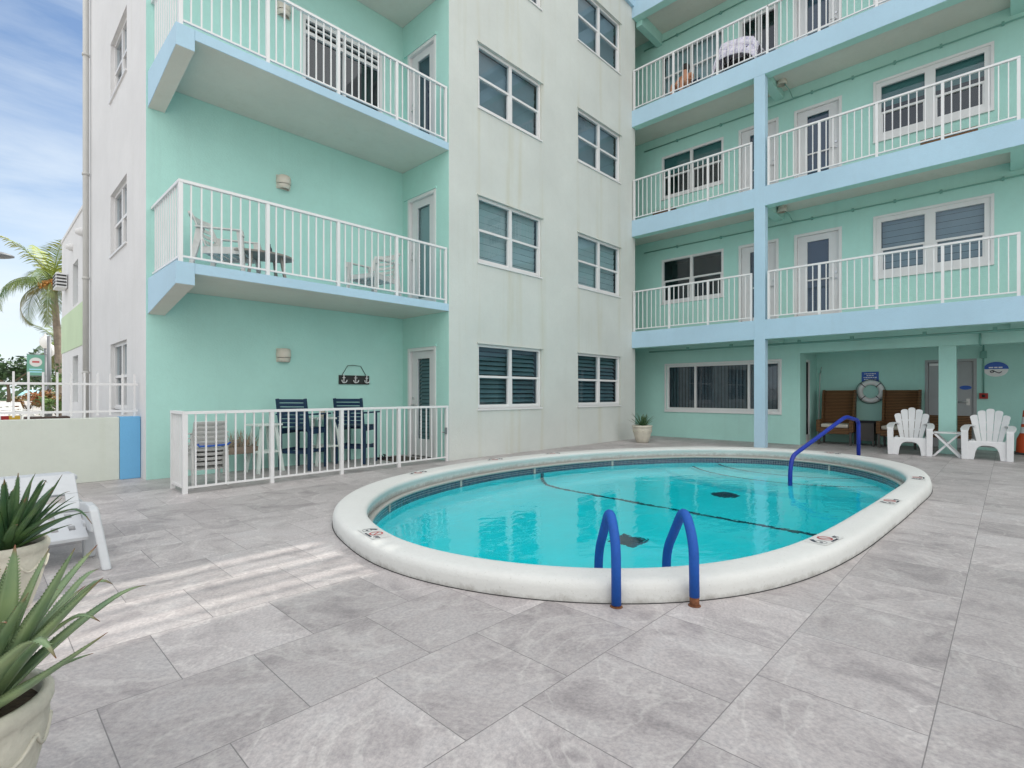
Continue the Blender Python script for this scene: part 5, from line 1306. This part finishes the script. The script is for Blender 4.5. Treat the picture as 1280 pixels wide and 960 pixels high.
tree('street_tree',(3.6,31.5,0),2.6,1.1,'small light green tree in front of the palm trunk by the pale building',M['leaf_mid'],700,7,.10)
tree('garden_shrub',(2.35,26.5,0),1.35,.75,'russet and green leafy shrub behind the metal fence',M['leaf_red'],800,11,.085,cat='shrub')
tree('garden_shrub',(1.55,27.8,0),1.2,.5,'purple-green shrub left of the russet shrub behind the fence',M['leaf_red'],500,12,.075,cat='shrub')
tree('garden_shrub',(2.15,24.6,0),.95,.55,'low green shrub in front of the russet one behind the fence',M['leaf_mid'],500,13,.07,cat='shrub')
# street lamps with globes
for (x,y,h_,lab) in ((2.62,35.5,3.75,'white lamp post with round globe behind the green banner'),(2.95,37.4,3.45,'second white lamp post with round globe, right of the green banner')):
    r=empty('street_lamp',(x,y,0),0,lab,'street lamp','globe lamp posts on the promenade')
    mb=MB();mb.tube([(0,0,0),(0,0,.5),(0,0,h_-.25)],[.10,.07,.055],10);mb.build('post',M['lampgrey'],r)
    mb=MB();mb.lathe([(.06,-.25),(.12,-.20),(.22,-.05),(.25,.12),(.20,.30),(.08,.40),(.03,.50),(0,.52)],(0,0,h_),16,False);mb.build('globe',M['globe'],r)
# banner on its own pole
bn=empty('street_banner',(2.02,32.6,0),0,'green street banner with a pale oval emblem hanging from a grey pole','banner')
mb=MB();mb.tube([(.52,0,0),(.52,0,3.9)],.08,10);mb.build('pole',M['lampgrey'],bn)
for z in (3.02,2.02):mb=MB();mb.bar((.52,0,z),(-.26,0,z),.03,.03);mb.build('arm',M['lampgrey'],bn)
mb=MB();mb.box(-.25,.36,-.012,.012,2.04,3.0);mb.build('cloth',M['banner'],bn)
mb=MB();n=28;mb.prism([(.055+.22*math.cos(2*math.pi*i/n),2.66+.21*math.sin(2*math.pi*i/n)) for i in range(n)],lambda p:V((p[0],-.014,p[1])),lambda p:V((p[0],-.018,p[1])));mb.build('oval_emblem',M['markbase'],bn)
mb=MB();mb.box(-.07,.18,-.022,-.0185,2.63,2.71);mb.build('lettering',M['redink'],bn)
mb=MB()
for z in (2.30,2.18):mb.box(-.17,.27,-.018,-.014,z,z+.05)
mb.build('lettering',M['umb'],bn)
# cobra head lamp reaching in from the left
sl=empty('arm_street_lamp',(-3.2,20.3,0),0,'flat grey street lamp head on a long arm reaching in from the left','street lamp')
mb=MB();mb.tube([(0,0,0),(0,0,4.9)],[.11,.07],10);mb.build('post',M['lampgrey'],sl)
mb=MB();mb.tube([(0,0,4.8),(1.2,.1,5.08),(3.2,.3,5.12)],.03,8);mb.build('arm',M['lampgrey'],sl)
mb=MB()
n=14;rings=[]
for k in range(9):
    t=k/8;rr=.26*math.sin(math.pi*min(.97,.08+t*.9))**.6
    rings.append([mb.bm.verts.new((3.2+t*.86,.3+rr*math.cos(2*math.pi*j/n),5.11+rr*.42*math.sin(2*math.pi*j/n))) for j in range(n)])
for a,b in zip(rings,rings[1:]):
    for j in range(n):
        f=mb.bm.faces.new((a[j],a[(j+1)%n],b[(j+1)%n],b[j]));f.smooth=True
mb.bm.faces.new(rings[0][::-1]);mb.bm.faces.new(rings[-1]);mb.build('lamp_head',M['lampgrey'],sl)
# umbrella and a few things over the wall
um=empty('beach_umbrella',(2.45,40.6,0),0,'pale blue beach umbrella standing across the street','umbrella')
mb=MB();mb.tube([(0,0,0),(0,0,1.55)],.025,8);mb.build('pole',M['reflective'],um)
mb=MB();mb.lathe([(.62,1.10),(.45,1.27),(.25,1.37),(0,1.42)],(0,0,0),8,False);mb.build('canopy',M['umb'],um)
for (x,y,lab,c) in ((.85,21.2,'white resin beach chair behind the fence near the left edge','resin'),(1.12,22.2,'second white beach chair behind the fence, right of the first','resin')):
    o=copy_tree(ac);place(o,(x,y,0),R(40),lab,'white beach chairs across the street',1.15)
tb=empty('street_planter',(1.05,12.2,0),0,'long dark brown trough just behind the low wall under the metal fence','planter')
mb=MB();mb.hexa([(-.42,-.2,.0),(.30,-.2,.0),(.30,.2,.0),(-.42,.2,.0),(-.42,-.2,.80),(.16,-.2,.80),(.16,.2,.80),(-.42,.2,.80)]);mb.build('trough',M['brown'],tb,bevel=.01)
cb=empty('beach_cooler',(.42,13.2,0),0,'red and yellow striped box behind the low wall near the left edge','box')
mb=MB();mb.box(-.05,.05,-.2,.2,0,.79);mb.build('red_panel',M['red'],cb);mb=MB();mb.box(.052,.20,-.2,.2,0,.79);mb.build('yellow_panel',M['yellow'],cb);mb=MB();mb.box(-.15,-.052,-.2,.2,0,.79);mb.build('white_panel',M['resin'],cb)
# far low buildings and tree line at the horizon so the street does not end in nothing
mb=MB();mb.bm.free();mb=MB()
rng=random.Random(31)
for i in range(2600):
    x=rng.uniform(-60,60);y=rng.uniform(120,135);z=rng.random()**1.6*4.2*(1+.3*math.sin(x*.3));s=rng.uniform(.4,.9);a=V((rng.gauss(0,1),rng.gauss(0,1),rng.gauss(0,.6))).normalized();b=a.orthogonal().normalized();p=V((x,y,z))
    mb.face([p-a*s,p+b*s*.6,p+a*s,p-b*s*.6])
tag(mb.build('tree_line',M['leaf_dark']),'dark green line of trees far down the street','trees',kind='stuff')
# ------------------------------------------------------------------ light, sky, camera
SUN_EL=50
# unseen low block added behind the camera to bounce sun into the court
ob=empty('bounce_building',(-14,1,0),0,'pale low building added unseen behind the camera to bounce sunlight','building',world=True)
OP=PL((-11,0,0),(0,1,0),(1,0,0));hh=[(y,y+1.6,z,z+1.3) for y in (-7,-3.5,0,3.5) for z in (1.0,3.9)]
mb=MB();wallgrid(mb,OP,-9,6.5,0,7.2,hh,.15);mb.face([(-11,6.5,0),(-17,6.5,0),(-17,6.5,7.2),(-11,6.5,7.2)]);mb.face([(-11,-9,0),(-17,-9,0),(-17,-9,7.2),(-11,-9,7.2)]);mb.face([(-11,-9,7.2),(-17,-9,7.2),(-17,6.5,7.2),(-11,6.5,7.2)]);mb.build('wall',stucco('tan_stucco',(.46,.43,.38),(.35,.32,.28),.3),ob)
for h_ in hh:
    mb=MB()
    for a in ((h_[0],h_[0]+.06,h_[2],h_[3]),(h_[1]-.06,h_[1],h_[2],h_[3]),(h_[0]+.06,h_[1]-.06,h_[3]-.06,h_[3]),(h_[0]+.06,h_[1]-.06,h_[2],h_[2]+.06),((h_[0]+h_[1])/2-.03,(h_[0]+h_[1])/2+.03,h_[2]+.06,h_[3]-.06)):pbox(mb,OP,*a,-.13,-.08)
    o=mb.build('window',M['frame'],ob);mb=MB();mb.face([OP.p(h_[0],h_[2],-.12),OP.p(h_[1],h_[2],-.12),OP.p(h_[1],h_[3],-.12),OP.p(h_[0],h_[3],-.12)]);mb.build('pane',M['blind_dark'],o)
wd=bpy.data.worlds.new('World');scene.world=wd;wd.use_nodes=True;nt=wd.node_tree;N=nt.nodes;L=nt.links
bg=N['Background'];sky=N.new('ShaderNodeTexSky');sky.sky_type='NISHITA';sky.sun_disc=False;sky.sun_elevation=R(SUN_EL);sky.sun_rotation=R(90);sky.altitude=0;sky.air_density=1.0;sky.dust_density=.3;sky.ozone_density=1.5
def W_(t,**k):
    n=N.new('ShaderNode'+t)
    for a,b in k.items():setattr(n,a,b)
    return n
def rng_(v,a,b,c,d):
    r=W_('MapRange');
    for i,x in enumerate((a,b,c,d)):r.inputs[i+1].default_value=x
    L.new(v,r.inputs[0]);return r.outputs[0]
def mth(op,a,b,cl=False):
    r=W_('Math',operation=op);r.use_clamp=cl
    for i,x in enumerate((a,b)):
        if isinstance(x,(int,float)):r.inputs[i].default_value=x
        else:L.new(x,r.inputs[i])
    return r.outputs[0]
tc=W_('TexCoord')
# thin streaky cirrus
mp=W_('Mapping');mp.inputs['Scale'].default_value=(1,1,5.5);mp.inputs['Rotation'].default_value=(.12,.08,0);mp.inputs['Location'].default_value=(.3,1.1,.4);L.new(tc.outputs['Generated'],mp.inputs['Vector'])
n=W_('TexNoise');n.inputs['Scale'].default_value=2.6;n.inputs['Detail'].default_value=9;n.inputs['Roughness'].default_value=.6;n.inputs['Distortion'].default_value=.4;L.new(mp.outputs[0],n.inputs['Vector'])
cir=rng_(n.outputs['Fac'],.38,.80,0,.6)
sx=W_('SeparateXYZ');L.new(tc.outputs['Generated'],sx.inputs[0])
hz=rng_(sx.outputs[2],0,.42,.85,0)
mx=W_('Mix',data_type='RGBA');L.new(mth('ADD',cir,hz,True),mx.inputs[0]);L.new(sky.outputs[0],mx.inputs[6]);mx.inputs[7].default_value=CIRRUS
# bright bank added to the sky over and behind the camera as fill light
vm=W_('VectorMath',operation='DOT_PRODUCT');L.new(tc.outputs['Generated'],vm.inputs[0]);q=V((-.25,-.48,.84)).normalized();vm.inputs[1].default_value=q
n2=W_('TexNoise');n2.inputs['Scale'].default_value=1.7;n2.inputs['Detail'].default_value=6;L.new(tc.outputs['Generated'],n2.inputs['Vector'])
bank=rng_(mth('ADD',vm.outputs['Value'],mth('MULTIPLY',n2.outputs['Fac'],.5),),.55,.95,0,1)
m2=W_('Mix',data_type='RGBA');L.new(bank,m2.inputs[0]);L.new(mx.outputs[2],m2.inputs[6]);m2.inputs[7].default_value=FILL_BANK
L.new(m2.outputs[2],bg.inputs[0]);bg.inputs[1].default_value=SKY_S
su=bpy.data.lights.new('sun','SUN');su.energy=SUN_E;su.angle=R(.5);su.color=(1,.95,.87)
so=bpy.data.objects.new('sun',su);col.objects.link(so);so.location=(20,0,30)
d=V((math.cos(R(SUN_EL)),0,math.sin(R(SUN_EL))));so.rotation_euler=d.to_track_quat('Z','Y').to_euler()
cam=bpy.data.cameras.new('camera');co=bpy.data.objects.new('camera',cam);col.objects.link(co);scene.camera=co
co.location=(0,0,1.2);fw=V((math.cos(R(43.83)),math.sin(R(43.83)),0));co.rotation_euler=(-fw).to_track_quat('Z','Y').to_euler()
cam.sensor_fit='HORIZONTAL';cam.sensor_width=36;cam.lens=36*649/1280;cam.shift_y=12/1280;cam.clip_start=.05;cam.clip_end=2000
vs=scene.view_settings;vs.view_transform='Standard';vs.look='None';vs.exposure=EXPO;vs.gamma=1;vs.use_curve_mapping=False
scene.render.engine='CYCLES';cy=scene.cycles;cy.use_denoising=True;cy.max_bounces=10;cy.diffuse_bounces=5;cy.glossy_bounces=4;cy.transmission_bounces=8;cy.transparent_max_bounces=16;cy.sample_clamp_indirect=6
for o in bpy.data.objects:
    if '_w' in o:del o['_w']
